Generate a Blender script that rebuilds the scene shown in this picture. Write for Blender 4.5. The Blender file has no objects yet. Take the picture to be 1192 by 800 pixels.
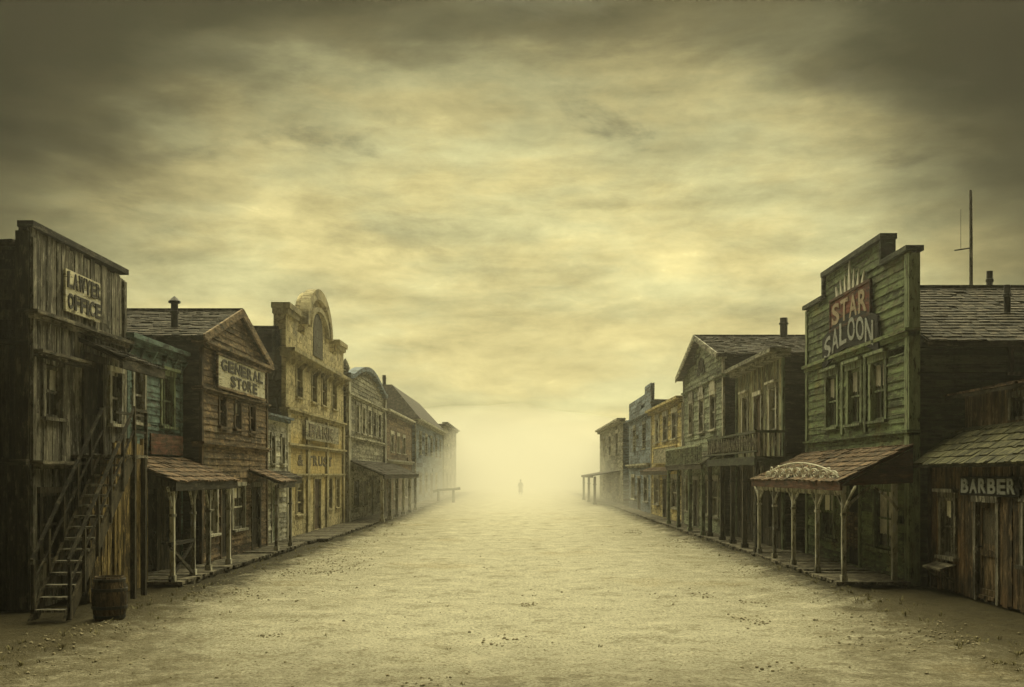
import bpy, bmesh, math, random
from mathutils import Vector, noise
R = random.Random(11)
C = bpy.context.scene.collection
rad = math.radians

# ------------------------------------------------------------------ node helpers
class NT:
    def __init__(s, tree): s.t = tree
    def n(s, typ, **kw):
        nd = s.t.nodes.new(typ)
        for k, v in kw.items(): setattr(nd, k, v)
        return nd
    def put(s, sock, v):
        if isinstance(v, bpy.types.NodeSocket): s.t.links.new(v, sock)
        elif v is not None:
            if hasattr(sock.default_value, '__len__'):
                v = (v, v, v) if not hasattr(v, '__len__') else v
                sock.default_value = tuple(v)[:3] + ((1,) if len(sock.default_value) == 4 else ())
            else: sock.default_value = v
    def m(s, op, a, b=None, c=None, clamp=False):
        nd = s.n('ShaderNodeMath', operation=op, use_clamp=clamp)
        s.put(nd.inputs[0], a)
        if b is not None: s.put(nd.inputs[1], b)
        if c is not None: s.put(nd.inputs[2], c)
        return nd.outputs[0]
    def vm(s, op, a, b=None):
        nd = s.n('ShaderNodeVectorMath', operation=op)
        s.put(nd.inputs[0], a)
        if b is not None: s.put(nd.inputs[1], b)
        return nd.outputs[0]
    def mix(s, f, a, b, typ='MIX'):
        nd = s.n('ShaderNodeMix', data_type='RGBA', blend_type=typ)
        s.put(nd.inputs[0], f); s.put(nd.inputs[6], a); s.put(nd.inputs[7], b)
        return nd.outputs[2]
    def noise(s, vec, scale=1, detail=4, rough=.55, dist=0):
        nd = s.n('ShaderNodeTexNoise')
        s.put(nd.inputs['Vector'], vec)
        nd.inputs['Scale'].default_value = scale; nd.inputs['Detail'].default_value = detail
        nd.inputs['Roughness'].default_value = rough; nd.inputs['Distortion'].default_value = dist
        return nd.outputs[0]
    def step(s, v, a, b, lo=0., hi=1.):
        nd = s.n('ShaderNodeMapRange', interpolation_type='SMOOTHSTEP')
        s.put(nd.inputs[0], v); nd.inputs[1].default_value = a; nd.inputs[2].default_value = b
        nd.inputs[3].default_value = lo; nd.inputs[4].default_value = hi
        return nd.outputs[0]
    def ramp(s, v, stops):
        nd = s.n('ShaderNodeValToRGB'); cr = nd.color_ramp
        while len(cr.elements) < len(stops): cr.elements.new(.5)
        for e, (p, c) in zip(cr.elements, stops):
            e.position = p; e.color = tuple(c) + (1,)
        s.put(nd.inputs[0], v)
        return nd.outputs[0]

MATS = {}
def new_mat(name):
    m = bpy.data.materials.new(name); m.use_nodes = True
    m.node_tree.nodes.clear()
    t = NT(m.node_tree)
    out = t.n('ShaderNodeOutputMaterial'); p = t.n('ShaderNodeBsdfPrincipled')
    t.t.links.new(p.outputs[0], out.inputs[0])
    MATS[name] = m
    return m, t, p, out

def bump(t, p, h, strength, dist):
    b = t.n('ShaderNodeBump'); b.inputs['Strength'].default_value = strength; b.inputs['Distance'].default_value = dist
    t.put(b.inputs['Height'], h); t.put(p.inputs['Normal'], b.outputs[0])

def wood(name, base, dark, axis='h', paint=None, cover=.5, grime=.65, grime_col=(.010, .009, .005), patch=None):
    m, t, p, _ = new_mat(name)
    tc = t.n('ShaderNodeTexCoord').outputs['Object']
    at = t.n('ShaderNodeAttribute', attribute_name='tone').outputs['Fac']
    sc = {'h': (.8, .8, 14), 'v': (13, 13, .7), 'n': (5, 5, 5)}[axis]
    off = t.m('MULTIPLY', at, 37.)
    gv = t.vm('ADD', t.vm('MULTIPLY', tc, sc), off)
    grain = t.noise(gv, 1, 6, .68, .3)
    col = t.mix(t.step(grain, .3, .72), dark, base)
    if paint:
        pv = t.vm('ADD', t.vm('MULTIPLY', tc, tuple(.22 * k + .5 for k in sc)), off)
        pn = t.noise(pv, 1.7, 5, .7)
        pc = t.mix(t.noise(tc, 1.1, 3), tuple(k * .7 for k in paint), tuple(min(1, k * 1.25) for k in paint))
        col = t.mix(t.step(pn, cover - .05, cover + .05), pc, col)
    if patch:
        col = t.mix(t.step(t.noise(tc, .55, 4, .6), .52, .66, 0, .8), col, patch)
    col = t.mix(1., col, t.m('MULTIPLY_ADD', at, 1.15, .42), 'MULTIPLY')
    streak = t.noise(t.vm('MULTIPLY', tc, (4.5, 4.5, .35)), 1, 5, .7)
    col = t.mix(t.step(streak, .47, .75, 0, grime), col, grime_col)
    blot = t.noise(tc, 1.6, 6, .72)
    col = t.mix(t.step(blot, .5, .72, 0, grime), col, grime_col)
    chip = t.noise(t.vm('ADD', t.vm('MULTIPLY', tc, tuple(.5 * k + 2. for k in sc)), off), 1, 5, .75)
    col = t.mix(t.step(chip, .535, .62, 0, .6), col, tuple(min(.6, k * 2.) for k in (paint or base)))
    col = t.mix(t.step(chip, .465, .38, 0, .85), col, grime_col)
    t.put(p.inputs['Base Color'], col)
    p.inputs['Roughness'].default_value = .88
    p.inputs['Specular IOR Level'].default_value = .18
    h = t.m('ADD', grain, t.m('MULTIPLY', t.noise(tc, 9, 5, .7), .9))
    bump(t, p, h, .8, .03)
    return m

def stone(name, base, base2, mortar, scale=2.2, dirt=(.05, .04, .02), dirt_amt=.8, low=None):
    m, t, p, _ = new_mat(name)
    tc = t.n('ShaderNodeTexCoord').outputs['Object']
    sx = t.n('ShaderNodeSeparateXYZ'); t.put(sx.inputs[0], tc)
    cb = t.n('ShaderNodeCombineXYZ')
    wob = t.m('MULTIPLY', t.noise(tc, 2.5, 3), .16)
    t.put(cb.inputs[0], t.m('ADD', t.m('ADD', sx.outputs[0], sx.outputs[1]), wob)); t.put(cb.inputs[1], t.m('ADD', sx.outputs[2], wob))
    vv = t.vm('MULTIPLY', cb.outputs[0], (scale * .62, scale * 1.15, 1))
    vo = t.n('ShaderNodeTexVoronoi', feature='DISTANCE_TO_EDGE', voronoi_dimensions='2D'); t.put(vo.inputs['Vector'], vv); vo.inputs['Scale'].default_value = 1; vo.inputs['Randomness'].default_value = .8
    vc = t.n('ShaderNodeTexVoronoi', voronoi_dimensions='2D'); t.put(vc.inputs['Vector'], vv); vc.inputs['Scale'].default_value = 1; vc.inputs['Randomness'].default_value = .8
    cell = t.n('ShaderNodeSeparateColor'); t.put(cell.inputs[0], vc.outputs['Color'])
    joint = t.step(vo.outputs['Distance'], .03, .1)
    col = t.mix(joint, mortar, t.mix(cell.outputs[0], base, base2))
    col = t.mix(t.step(cell.outputs[1], .72, .95, 0, .6), col, dirt)
    n1 = t.noise(tc, 2.2, 6, .7); n2 = t.noise(tc, .5, 4, .6); n3 = t.noise(tc, 7, 4, .7)
    col = t.mix(t.step(n3, .35, .7, 0, .55), col, tuple(k * 1.5 for k in base))
    if low: col = t.mix(t.m('MULTIPLY', t.m('MULTIPLY', t.step(t.m('ADD', sx.outputs[2], n1), low[1] + .8, low[1] + .2), t.step(t.m('ADD', sx.outputs[2], n1), 1.2, 3.)), .6), col, low[0])
    col = t.mix(t.step(n1, .48, .7, 0, dirt_amt), col, dirt)
    col = t.mix(t.step(n2, .45, .75, 0, .6), col, (.13, .12, .085))
    st = t.noise(t.vm('MULTIPLY', tc, (3, 3, .3)), 1, 4, .7)
    col = t.mix(t.step(st, .52, .75, 0, .6), col, dirt)
    t.put(p.inputs['Base Color'], col); p.inputs['Roughness'].default_value = .93; p.inputs['Specular IOR Level'].default_value = .15
    bump(t, p, t.m('ADD', t.m('MULTIPLY', joint, .6), t.m('ADD', n3, n1)), .8, .05)
    return m

def simple(name, c, rough=.8, var=.4, metal=0., scale=6):
    m, t, p, _ = new_mat(name)
    tc = t.n('ShaderNodeTexCoord').outputs['Object']
    n = t.noise(tc, scale, 5, .7)
    t.put(p.inputs['Base Color'], t.mix(t.step(n, .3, .75), tuple(k * (1 + var) for k in c), tuple(k * (1 - var) for k in c)))
    p.inputs['Roughness'].default_value = rough; p.inputs['Metallic'].default_value = metal
    bump(t, p, n, .3, .01)
    return m

def glass(name):
    m, t, p, out = new_mat(name)
    tc = t.n('ShaderNodeTexCoord').outputs['Object']
    n = t.noise(tc, 3, 5, .7)
    t.put(p.inputs['Base Color'], t.mix(n, (.012, .012, .01), (.09, .085, .06)))
    t.put(p.inputs['Roughness'], t.m('MULTIPLY_ADD', n, .4, .08))
    bump(t, p, t.noise(tc, 1.2, 2), .15, .05)
    tr = t.n('ShaderNodeBsdfTransparent'); mx = t.n('ShaderNodeMixShader'); mx.inputs[0].default_value = .35
    t.t.links.new(p.outputs[0], mx.inputs[2]); t.t.links.new(tr.outputs[0], mx.inputs[1])
    t.t.links.new(mx.outputs[0], out.inputs[0])
    return m

wood('bare_v', (.24, .225, .18), (.06, .052, .036), 'v')
wood('bare_h', (.19, .17, .125), (.045, .038, .026), 'h')
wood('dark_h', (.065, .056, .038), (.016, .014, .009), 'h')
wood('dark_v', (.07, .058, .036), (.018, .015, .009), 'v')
wood('brown_h', (.21, .148, .085), (.05, .034, .02), 'h', patch=(.14, .12, .08))
wood('brown_v', (.13, .09, .05), (.035, .024, .013), 'v', patch=(.16, .09, .04))
wood('ochre_v', (.30, .22, .085), (.05, .034, .016), 'v', patch=(.08, .05, .028), grime=.8)
wood('teal_h', (.10, .11, .095), (.03, .032, .026), 'h', paint=(.10, .145, .13), cover=.56)
wood('green_h', (.13, .13, .07), (.035, .036, .018), 'h', paint=(.105, .135, .062), cover=.55, grime=.5, patch=(.15, .14, .06))
wood('green_dark_h', (.06, .06, .04), (.016, .016, .01), 'h', paint=(.045, .052, .03), cover=.5)
wood('green_trim', (.16, .165, .10), (.05, .052, .03), 'v', paint=(.15, .18, .105), cover=.56, grime=.5)
wood('pale_trim', (.30, .275, .20), (.12, .105, .07), 'v', paint=(.42, .40, .31), cover=.55, grime=.55)
wood('pale_h', (.36, .33, .24), (.12, .105, .07), 'h', paint=(.46, .44, .34), cover=.58, grime=.6)
wood('sage_h', (.2, .2, .13), (.07, .068, .042), 'h', paint=(.21, .235, .165), cover=.55)
wood('straw_v', (.30, .25, .12), (.1, .075, .035), 'v', paint=(.24, .25, .16), cover=.5)
wood('straw_h', (.36, .28, .12), (.13, .09, .035), 'h', paint=(.44, .35, .15), cover=.55)
wood('slate_h', (.16, .165, .15), (.06, .06, .055), 'h', paint=(.15, .185, .22), cover=.55)
wood('grey_h', (.22, .205, .15), (.08, .07, .05), 'h', paint=(.29, .28, .21), cover=.52)
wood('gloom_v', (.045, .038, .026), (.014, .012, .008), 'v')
wood('roof_shingle', (.075, .062, .045), (.02, .017, .012), 'n', grime=.6)
wood('roof_rust', (.17, .11, .065), (.05, .035, .022), 'n', grime=.5)
wood('roof_moss', (.085, .08, .042), (.035, .035, .018), 'n', grime=.45)
wood('soffit_red', (.075, .035, .02), (.03, .014, .009), 'h')
wood('deck', (.17, .15, .105), (.05, .043, .03), 'n', grime=.5)
wood('sign_white', (.40, .36, .25), (.2, .175, .11), 'h', paint=(.62, .58, .42), cover=.58, grime=.35, grime_col=(.07, .06, .035))
wood('sign_red', (.15, .07, .04), (.05, .03, .02), 'h', paint=(.12, .028, .018), cover=.5, grime=.65)
wood('plank_red', (.13, .075, .045), (.04, .025, .016), 'h', paint=(.12, .05, .032), cover=.45, grime=.7)
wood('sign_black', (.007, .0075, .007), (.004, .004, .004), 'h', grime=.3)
wood('sign_grey', (.26, .24, .17), (.11, .10, .07), 'h', paint=(.30, .28, .20), cover=.5, grime=.8)
wood('sign_yellow', (.42, .30, .09), (.2, .13, .04), 'h', paint=(.46, .33, .10), cover=.48, grime=.75)
wood('door_v', (.14, .10, .055), (.045, .03, .016), 'v', patch=(.22, .12, .04))
stone('stone_gold', (.58, .50, .29), (.40, .34, .19), (.20, .165, .09), 4.2, low=((.54, .40, .14), 4.2))
stone('plaster_dark', (.10, .095, .075), (.08, .075, .06), (.055, .05, .04), 2.6)
stone('stone_trim', (.40, .35, .21), (.33, .29, .17), (.3, .26, .15), 1.0)
stone('brick_dark', (.14, .095, .055), (.09, .07, .045), (.05, .042, .028), 4.5, dirt=(.03, .024, .014))
def worn(name, c, under, keep=.5):
    m, t, p, _ = new_mat(name); tc = t.n('ShaderNodeTexCoord').outputs['Object']
    n = t.noise(t.vm('MULTIPLY', tc, (4, 4, 9)), 1.6, 7, .75); n2 = t.noise(tc, 2.2, 4, .6)
    col = t.mix(n2, tuple(k * .6 for k in c), tuple(min(1, k * 1.3) for k in c))
    t.put(p.inputs['Base Color'], t.mix(t.step(n, keep - .03, keep + .09), col, under)); p.inputs['Roughness'].default_value = .9
    bump(t, p, n, .5, .01)
worn('letter_dark', (.022, .018, .012), (.24, .215, .14), .58); worn('letter_faint', (.06, .045, .02), (.40, .32, .15), .55); worn('letter_pale', (.27, .28, .26), (.03, .03, .028), .57); worn('letter_cream', (.30, .23, .15), (.08, .03, .02), .56)
simple('iron', (.028, .025, .02), .6, .4, .6)
simple('curtain', (.74, .70, .56), .9, .25)
simple('stone_grit', (.23, .20, .125), .95, .4, scale=3)
simple('dry_stalk', (.17, .15, .065), .95, .35)
simple('cloth_dark', (.022, .02, .018), .9)
simple('skin_tone', (.35, .22, .14), .7, .1)
simple('ornament_white', (.46, .44, .36), .8, .35)
glass('window_glass')

# ------------------------------------------------------------------ mesh helpers
class F:
    """wall frame: u along the wall, d out of the wall, z up"""
    def __init__(s, O, U, N): s.O, s.U, s.N = Vector(O), Vector(U), Vector(N)
    def P(s, u, d, z): return s.O + s.U * u + s.N * d + Vector((0, 0, z))

class MB:
    def __init__(s): s.v, s.f, s.t = [], [], []
    def face(s, pts, tone=None):
        b = len(s.v); s.v += [Vector(p) for p in pts]; s.f.append(tuple(range(b, b + len(pts)))); s.t.append(.5 if tone is None else tone)
    def hexa(s, p, tone=None):
        tone = R.random() if tone is None else tone
        b = len(s.v); s.v += [Vector(q) for q in p]
        for q in ((0, 1, 2, 3), (7, 6, 5, 4), (0, 4, 5, 1), (1, 5, 6, 2), (2, 6, 7, 3), (3, 7, 4, 0)):
            s.f.append(tuple(b + k for k in q)); s.t.append(tone)
    def box(s, fr, u0, u1, d0, d1, z0, z1, tone=None):
        P = fr.P
        s.hexa([P(u0, d0, z0), P(u1, d0, z0), P(u1, d0, z1), P(u0, d0, z1), P(u0, d1, z0), P(u1, d1, z0), P(u1, d1, z1), P(u0, d1, z1)], tone)
    def prism(s, fr, pts, d0, d1, tone=None):
        tone = R.random() if tone is None else tone
        n = len(pts); b = len(s.v)
        s.v += [fr.P(u, d0, z) for u, z in pts] + [fr.P(u, d1, z) for u, z in pts]
        s.f.append(tuple(b + k for k in range(n))); s.f.append(tuple(b + n + k for k in reversed(range(n)))); s.t += [tone, tone]
        for k in range(n):
            j = (k + 1) % n
            s.f.append((b + k, b + n + k, b + n + j, b + j)); s.t.append(tone)
    def beam(s, a, b, w, h=None, tone=None):
        a, b = Vector(a), Vector(b); h = h or w
        ax = (b - a).normalized(); up = Vector((0, 0, 1)) if abs(ax.z) < .9 else Vector((1, 0, 0))
        x = ax.cross(up).normalized() * w / 2; y = ax.cross(x.normalized()).normalized() * h / 2
        s.hexa([a - x - y, a + x - y, a + x + y, a - x + y, b - x - y, b + x - y, b + x + y, b - x + y], tone)
    def tube(s, path, r, n=8, tone=None, closed=False):
        tone = R.random() if tone is None else tone
        path = [Vector(p) for p in path]; rs = r if hasattr(r, '__len__') else [r] * len(path)
        b = len(s.v); m = len(path)
        for i, p in enumerate(path):
            a = path[(i - 1) % m] if (closed or i) else p; c = path[(i + 1) % m] if (closed or i < m - 1) else p
            ax = (c - a).normalized(); up = Vector((0, 0, 1)) if abs(ax.z) < .9 else Vector((1, 0, 0))
            x = ax.cross(up).normalized(); y = ax.cross(x).normalized()
            for k in range(n):
                q = 2 * math.pi * k / n
                s.v.append(p + (x * math.cos(q) + y * math.sin(q)) * rs[i])
        for i in range(m if closed else m - 1):
            i2 = (i + 1) % m
            for k in range(n):
                k2 = (k + 1) % n
                s.f.append((b + i * n + k, b + i * n + k2, b + i2 * n + k2, b + i2 * n + k)); s.t.append(tone)
        if not closed:
            s.f.append(tuple(b + k for k in reversed(range(n)))); s.f.append(tuple(b + (m - 1) * n + k for k in range(n))); s.t += [tone, tone]
    def lathe(s, c, prof, n=20, tone=None):
        c = Vector(c); b = len(s.v)
        for r, z in prof:
            for k in range(n):
                a = 2 * math.pi * k / n; s.v.append(c + Vector((r * math.cos(a), r * math.sin(a), z)))
        for i in range(len(prof) - 1):
            for k in range(n):
                k2 = (k + 1) % n
                s.f.append((b + i * n + k, b + i * n + k2, b + (i + 1) * n + k2, b + (i + 1) * n + k)); s.t.append((k * 7919 % 13) / 13 if tone is None else tone)
        s.f.append(tuple(b + k for k in reversed(range(n)))); s.f.append(tuple(b + (len(prof) - 1) * n + k for k in range(n))); s.t += [.5, .5]
    def build(s, name, mat, parent=None, smooth=False):
        me = bpy.data.meshes.new(name); me.from_pydata([tuple(v) for v in s.v], [], s.f)
        a = me.attributes.new('tone', 'FLOAT', 'FACE'); a.data.foreach_set('value', s.t)
        bm = bmesh.new(); bm.from_mesh(me); bmesh.ops.recalc_face_normals(bm, faces=bm.faces); bm.to_mesh(me); bm.free()
        if smooth: me.polygons.foreach_set('use_smooth', [True] * len(me.polygons))
        me.materials.append(MATS[mat])
        o = bpy.data.objects.new(name, me); C.objects.link(o)
        if parent: o.parent = parent
        return o

def thing(name, label, cat, loc=(0, 0, 0), group=None):
    o = bpy.data.objects.new(name, None); C.objects.link(o); o.location = loc; o.empty_display_size = .3
    return tag(o, label, cat, group)
def tag(o, label=None, cat=None, group=None, kind=None):
    for k, v in (('label', label), ('category', cat), ('group', group), ('kind', kind)):
        if v: o[k] = v
    return o

def minus(iv, cuts):
    out = [iv]
    for a, b in cuts:
        nx = []
        for x, y in out:
            if b <= x or a >= y: nx.append((x, y))
            else:
                if a > x: nx.append((x, a))
                if b < y: nx.append((b, y))
        out = nx
    return [(x, y) for x, y in out if y - x > .015]

def edges(lo, hi, stepf, extra):
    e = [lo]
    while e[-1] < hi - .02: e.append(min(hi, e[-1] + stepf()))
    for x in extra:
        if lo < x < hi: e.append(x)
    e.sort(); r = [e[0]]
    for x in e[1:]:
        if x - r[-1] > .004: r.append(x)
    return r

def hsiding(mb, fr, u0, u1, z0, z1, openings=(), course=.19, ztop=None, d=0.):
    zs = edges(z0, z1, lambda: course, [z for o in openings for z in (o[2], o[3])])
    for a, b in zip(zs[:-1], zs[1:]):
        mid = (a + b) / 2
        ivs = minus((u0, u1), [(o[0], o[1]) for o in openings if o[2] < mid < o[3]])
        if ztop:
            us = [u0 + (u1 - u0) * k / 80 for k in range(81)]; ok = [u for u in us if ztop(u) >= mid]
            if not ok: continue
            # keep each contiguous run that lies under the roofline
            runs = []
            for u in ok:
                if runs and u - runs[-1][1] < (u1 - u0) / 79: runs[-1][1] = u
                else: runs.append([u, u])
            ivs = [(max(x, r0), min(y, r1)) for x, y in ivs for r0, r1 in runs if min(y, r1) - max(x, r0) > .02]
        for x, y in ivs:
            e = x
            while e < y - .01:
                n = min(y, e + R.uniform(1.4, 4.2))
                if y - n < .5: n = y
                j0, j1 = R.uniform(-.012, .01), R.uniform(-.012, .01); dd = d + R.uniform(-.004, .006)
                P = fr.P; lip = .034 if R.random() > .06 else .055
                if R.random() > .012:
                    mb.hexa([P(e + .002, d - .06, a), P(n - .002, d - .06, a), P(n - .002, d - .06, b), P(e + .002, d - .06, b),
                             P(e + .002, dd + lip, a + j0), P(n - .002, dd + lip, a + j1), P(n - .002, dd + .008, b + .004), P(e + .002, dd + .008, b + .004)])
                e = n

def vsiding(mb, fr, u0, u1, z0, z1, openings=(), width=.22, ztop=None, d=0.):
    us = edges(u0, u1, lambda: width * R.uniform(.75, 1.25), [u for o in openings for u in (o[0], o[1])])
    for a, b in zip(us[:-1], us[1:]):
        mid = (a + b) / 2; top = ztop(mid) if ztop else z1
        for x, y in minus((z0, top), [(o[2], o[3]) for o in openings if o[0] < mid < o[1]]):
            e = x
            while e < y - .01:
                n = min(y, e + R.uniform(2.2, 4.5))
                if y - n < .7: n = y
                dd = d + R.uniform(0, .022); g = R.uniform(.003, .011)
                zb = e + (R.uniform(-.05, .03) if e == z0 else 0)
                if R.random() > .012: mb.box(fr, a + g, b - g, d - .06, dd, max(.01, zb), n - .003)
                e = n

def shingles(mb, O, E, S, row=.26, w=.24):
    """shingle courses on the plane O + E*s + S*t"""
    O, E, S = Vector(O), Vector(E), Vector(S)
    N = E.cross(S).normalized()
    if N.z < 0: N = -N
    le, ls = E.length, S.length; e, s_ = E / le, S / ls
    t = 0
    while t < ls - .02:
        t1 = min(ls, t + row); x = -R.uniform(0, w)
        while x < le:
            x1 = x + w * R.uniform(.6, 1.5); a, b = max(0, x), min(le, x1)
            if b - a > .03 and R.random() > .02:
                j = R.uniform(-.03, .012) if t > 0 else R.uniform(-.05, .03); lift = R.uniform(.025, .05)
                p = lambda u, v, h: O + e * u + s_ * v + N * h
                a2, b2 = a + .004, b - .004
                mb.hexa([p(a2, t + j, 0), p(b2, t + j, 0), p(b2, min(ls, t1 + .04), 0), p(a2, min(ls, t1 + .04), 0),
                         p(a2, t + j, lift), p(b2, t + j, lift + R.uniform(-.008, .008)), p(b2, min(ls, t1 + .04), .012), p(a2, min(ls, t1 + .04), .012)])
            x = x1
        t = t1

def text_mesh(txt, bold=.03, ext=.5):
    cu = bpy.data.curves.new('t', 'FONT'); cu.body = txt; cu.offset = bold; cu.resolution_u = 4
    o = bpy.data.objects.new('t', cu); C.objects.link(o)
    dg = bpy.context.evaluated_depsgraph_get(); dg.update()
    me = bpy.data.meshes.new_from_object(o.evaluated_get(dg))
    bpy.data.objects.remove(o)
    vs = [Vector(v.co) for v in me.vertices]; fs = [tuple(p.vertices) for p in me.polygons]
    x0 = min(v.x for v in vs); x1 = max(v.x for v in vs); y0 = min(v.y for v in vs); y1 = max(v.y for v in vs)
    return [((v.x - x0) / (x1 - x0), (v.y - y0) / (y1 - y0)) for v in vs], fs

def lettering(fr, txt, u0, u1, z0, z1, d, mat, parent, flip=False, bold=.035, gap=.16, mapf=None, th=.018):
    """letters as thin cut-outs standing on a board; flip = wall read from far to near"""
    mb = MB(); adv = []
    for ch in txt: adv.append(0 if ch == ' ' else {'I': .45, 'M': 1.25, 'W': 1.35, '&': 1.1}.get(ch, 1.))
    tot = sum(a if a else .55 for a in adv) + gap * (len(txt) - 1); x = 0
    for ch, a in zip(txt, adv):
        w = a if a else .55
        if a:
            vs, fs = text_mesh(ch, bold)
            jz = R.uniform(-.02, .02)
            def mp(q, dd):
                s = (x + q[0] * w) / tot; zz = q[1] + jz
                if flip: s = 1 - s
                u, z = (u0 + (u1 - u0) * s, z0 + (z1 - z0) * zz) if not mapf else mapf(s, zz)
                return fr.P(u, dd, z)
            n = len(vs); b = len(mb.v)
            mb.v += [mp(q, d) for q in vs] + [mp(q, d + th) for q in vs]
            ed = {}
            for f in fs:
                mb.f.append(tuple(b + k for k in f)); mb.f.append(tuple(b + n + k for k in reversed(f))); mb.t += [.5, .5]
                for k in range(len(f)):
                    e = (f[k], f[(k + 1) % len(f)]); ed[e] = 1
            for (p, q) in ed:
                if (q, p) not in ed: mb.f.append((b + p, b + q, b + n + q, b + n + p)); mb.t.append(.5)
        x += w + gap
    return mb.build('lettering', mat, parent)

# ------------------------------------------------------------------ building kit
class House:
    def __init__(s, name, label, cat, side, W, Y0, Y1, depth, group='old frontier buildings lining the street'):
        s.side, s.W, s.Y0, s.L, s.depth = side, W, Y0, Y1 - Y0, depth
        s.root = thing(name, label, cat, (side * W, (Y0 + Y1) / 2, 0), group)
        s.fr = F((0, -s.L / 2, 0), (0, 1, 0), (-side, 0, 0))          # street front
        s.sf = F((0, -s.L / 2, 0), (side, 0, 0), (0, -1, 0))           # near end wall
        s.open = []
    def u(s, Y): return Y - s.Y0
    def world_frame(s):  # same front frame in world coordinates
        return F((s.side * s.W, s.Y0, 0), (0, 1, 0), (-s.side, 0, 0))
    def body(s, zb, mat, prof=None):
        m = MB(); m.box(s.fr, 0, s.L, -s.depth, -.2, .0, zb, .5)
        if prof: m.prism(s.fr, prof, -.22, -.14, .5)
        else: m.box(s.fr, 0, s.L, -.2, -.14, 0, zb, .5)
        s.wall = m.build('wall', mat, s.root)
    def siding(s, kind, z1, mat, ztop=None, z0=.02, part='facade', width=None, u0=0, u1=None):
        m = MB(); fn = hsiding if kind == 'h' else vsiding
        a = [m, s.fr, u0, s.L if u1 is None else u1, z0, z1, s.open]
        fn(*a, **({'course' if kind == 'h' else 'width': width} if width else {}), ztop=ztop)
        return m.build(part, mat, s.root)
    def slab(s, z0, z1, mat, part='facade', u0=0, u1=None):
        """masonry front between the openings"""
        m = MB(); us = sorted({u0, s.L if u1 is None else u1} | {x for o in s.open for x in o[:2]})
        for a, b in zip(us[:-1], us[1:]):
            mid = (a + b) / 2
            for x, y in minus((z0, z1), [(o[2], o[3]) for o in s.open if o[0] < mid < o[1]]): m.box(s.fr, a, b, -.14, .03, x, y, .5)
        return m.build(part, mat, s.root)
    def side_siding(s, kind, z1, mat, openings=(), ztop=None, length=None, z0=.02):
        m = MB(); fn = hsiding if kind == 'h' else vsiding
        fn(m, s.sf, 0.02, length or s.depth, z0, z1, openings, ztop=ztop)
        return m.build('side_wall', mat, s.root)
    def corner_boards(s, zt, mat, w=.16):
        for u in (0, s.L - w):
            m = MB(); m.box(s.fr, u, u + w, -.1, .06, .02, zt); m.build('corner_board', mat, s.root)
    def cornice(s, z, mat, h=.2, out=.22, u0=None, u1=None, name='cornice', brackets=0):
        m = MB(); a = -.08 if u0 is None else u0; b = s.L + .08 if u1 is None else u1
        m.box(s.fr, a, b, -.18, out * .55, z - h, z - h * .45); m.box(s.fr, a - .04, b + .04, -.2, out, z - h * .445, z)
        o = m.build(name, mat, s.root)
        if brackets:
            for k in range(brackets):
                u = a + .12 + (b - a - .24) * k / (brackets - 1); q = MB()
                q.prism(F(s.fr.P(u - .05, 0, 0), s.fr.N, s.fr.U), [(.06, z - h - .003), (out * .8, z - h - .003), (.06, z - h - .28)], 0, .1)
                q.build('cornice_bracket', mat, o)
        return o
    def opening(s, Y, z0, w, h):
        u = s.u(Y); s.open.append((u - w / 2, u + w / 2, z0, z0 + h))
    def window(s, Y, z0, w, h, mat, nx=2, ny=2, curtain=0, hood=False, fr=None, u=None, sill=True, wide=.1, shutter=None, arch=False):
        fr = fr or s.fr; u = s.u(Y) if u is None else u
        a, b, c, e = u - w / 2, u + w / 2, z0, z0 + h
        m = MB()
        m.box(fr, a - wide, a + .02, -.13, .06, c, e); m.box(fr, b - .02, b + wide, -.13, .06, c, e)
        m.box(fr, a - wide - .03, b + wide + .03, -.13, .075, e - .02, e + wide)
        if arch:
            pts = [(u + (w / 2 + wide) * math.cos(math.pi * k / 10), e + wide + .003 + .55 * w * math.sin(math.pi * k / 10)) for k in range(11)]
            m.prism(fr, pts, .036, .09)
        wn = m.build('window', mat, s.root)
        q = MB(); q.box(fr, a + .02, b - .02, -.1, -.04, c, c + .07); q.box(fr, a + .02, b - .02, -.1, -.04, e - .09, e - .02)
        for k in range(1, nx):
            x = a + (b - a) * k / nx; q.box(fr, x - .02, x + .02, -.095, -.045, c + .07, e - .09)
        for k in range(1, ny):
            z = c + (e - c) * k / ny; q.box(fr, a + .02, b - .02, -.1, -.035, z - .025, z + .025)
        q.build('sash', mat, wn)
        g = MB()
        for i in range(nx):
            for j in range(ny):
                if R.random() > .12:
                    x0 = a + .02 + (b - a - .04) * i / nx; x1 = a + .02 + (b - a - .04) * (i + 1) / nx
                    t = R.uniform(-.006, .006)
                    g.face([fr.P(x0, -.07 + t, c + (e - c) * j / ny), fr.P(x1, -.07 - t, c + (e - c) * j / ny), fr.P(x1, -.07 - t, c + (e - c) * (j + 1) / ny), fr.P(x0, -.07 + t, c + (e - c) * (j + 1) / ny)])
        if g.f: g.build('pane', 'window_glass', wn)
        if curtain:
            k = MB(); n = 9; zb = e - .05 - (h - .1) * curtain
            for i in range(n):
                x0 = a + .04 + (w - .08) * i / n; x1 = a + .04 + (w - .08) * (i + 1) / n
                k.face([fr.P(x0, -.084 + .008 * (i % 2), zb + R.uniform(0, .05)), fr.P(x1, -.084 + .008 * ((i + 1) % 2), zb + R.uniform(0, .05)), fr.P(x1, -.084 + .008 * ((i + 1) % 2), e - .03), fr.P(x0, -.084 + .008 * (i % 2), e - .03)])
            k.build('curtain', 'curtain', wn)  # pale curtain sheet put in for the bright glint of upper panes
        if sill:
            q = MB(); q.box(fr, a - wide - .05, b + wide + .05, -.13, .13, c - .07, c - .002); q.build('sill', mat, wn)
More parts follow.
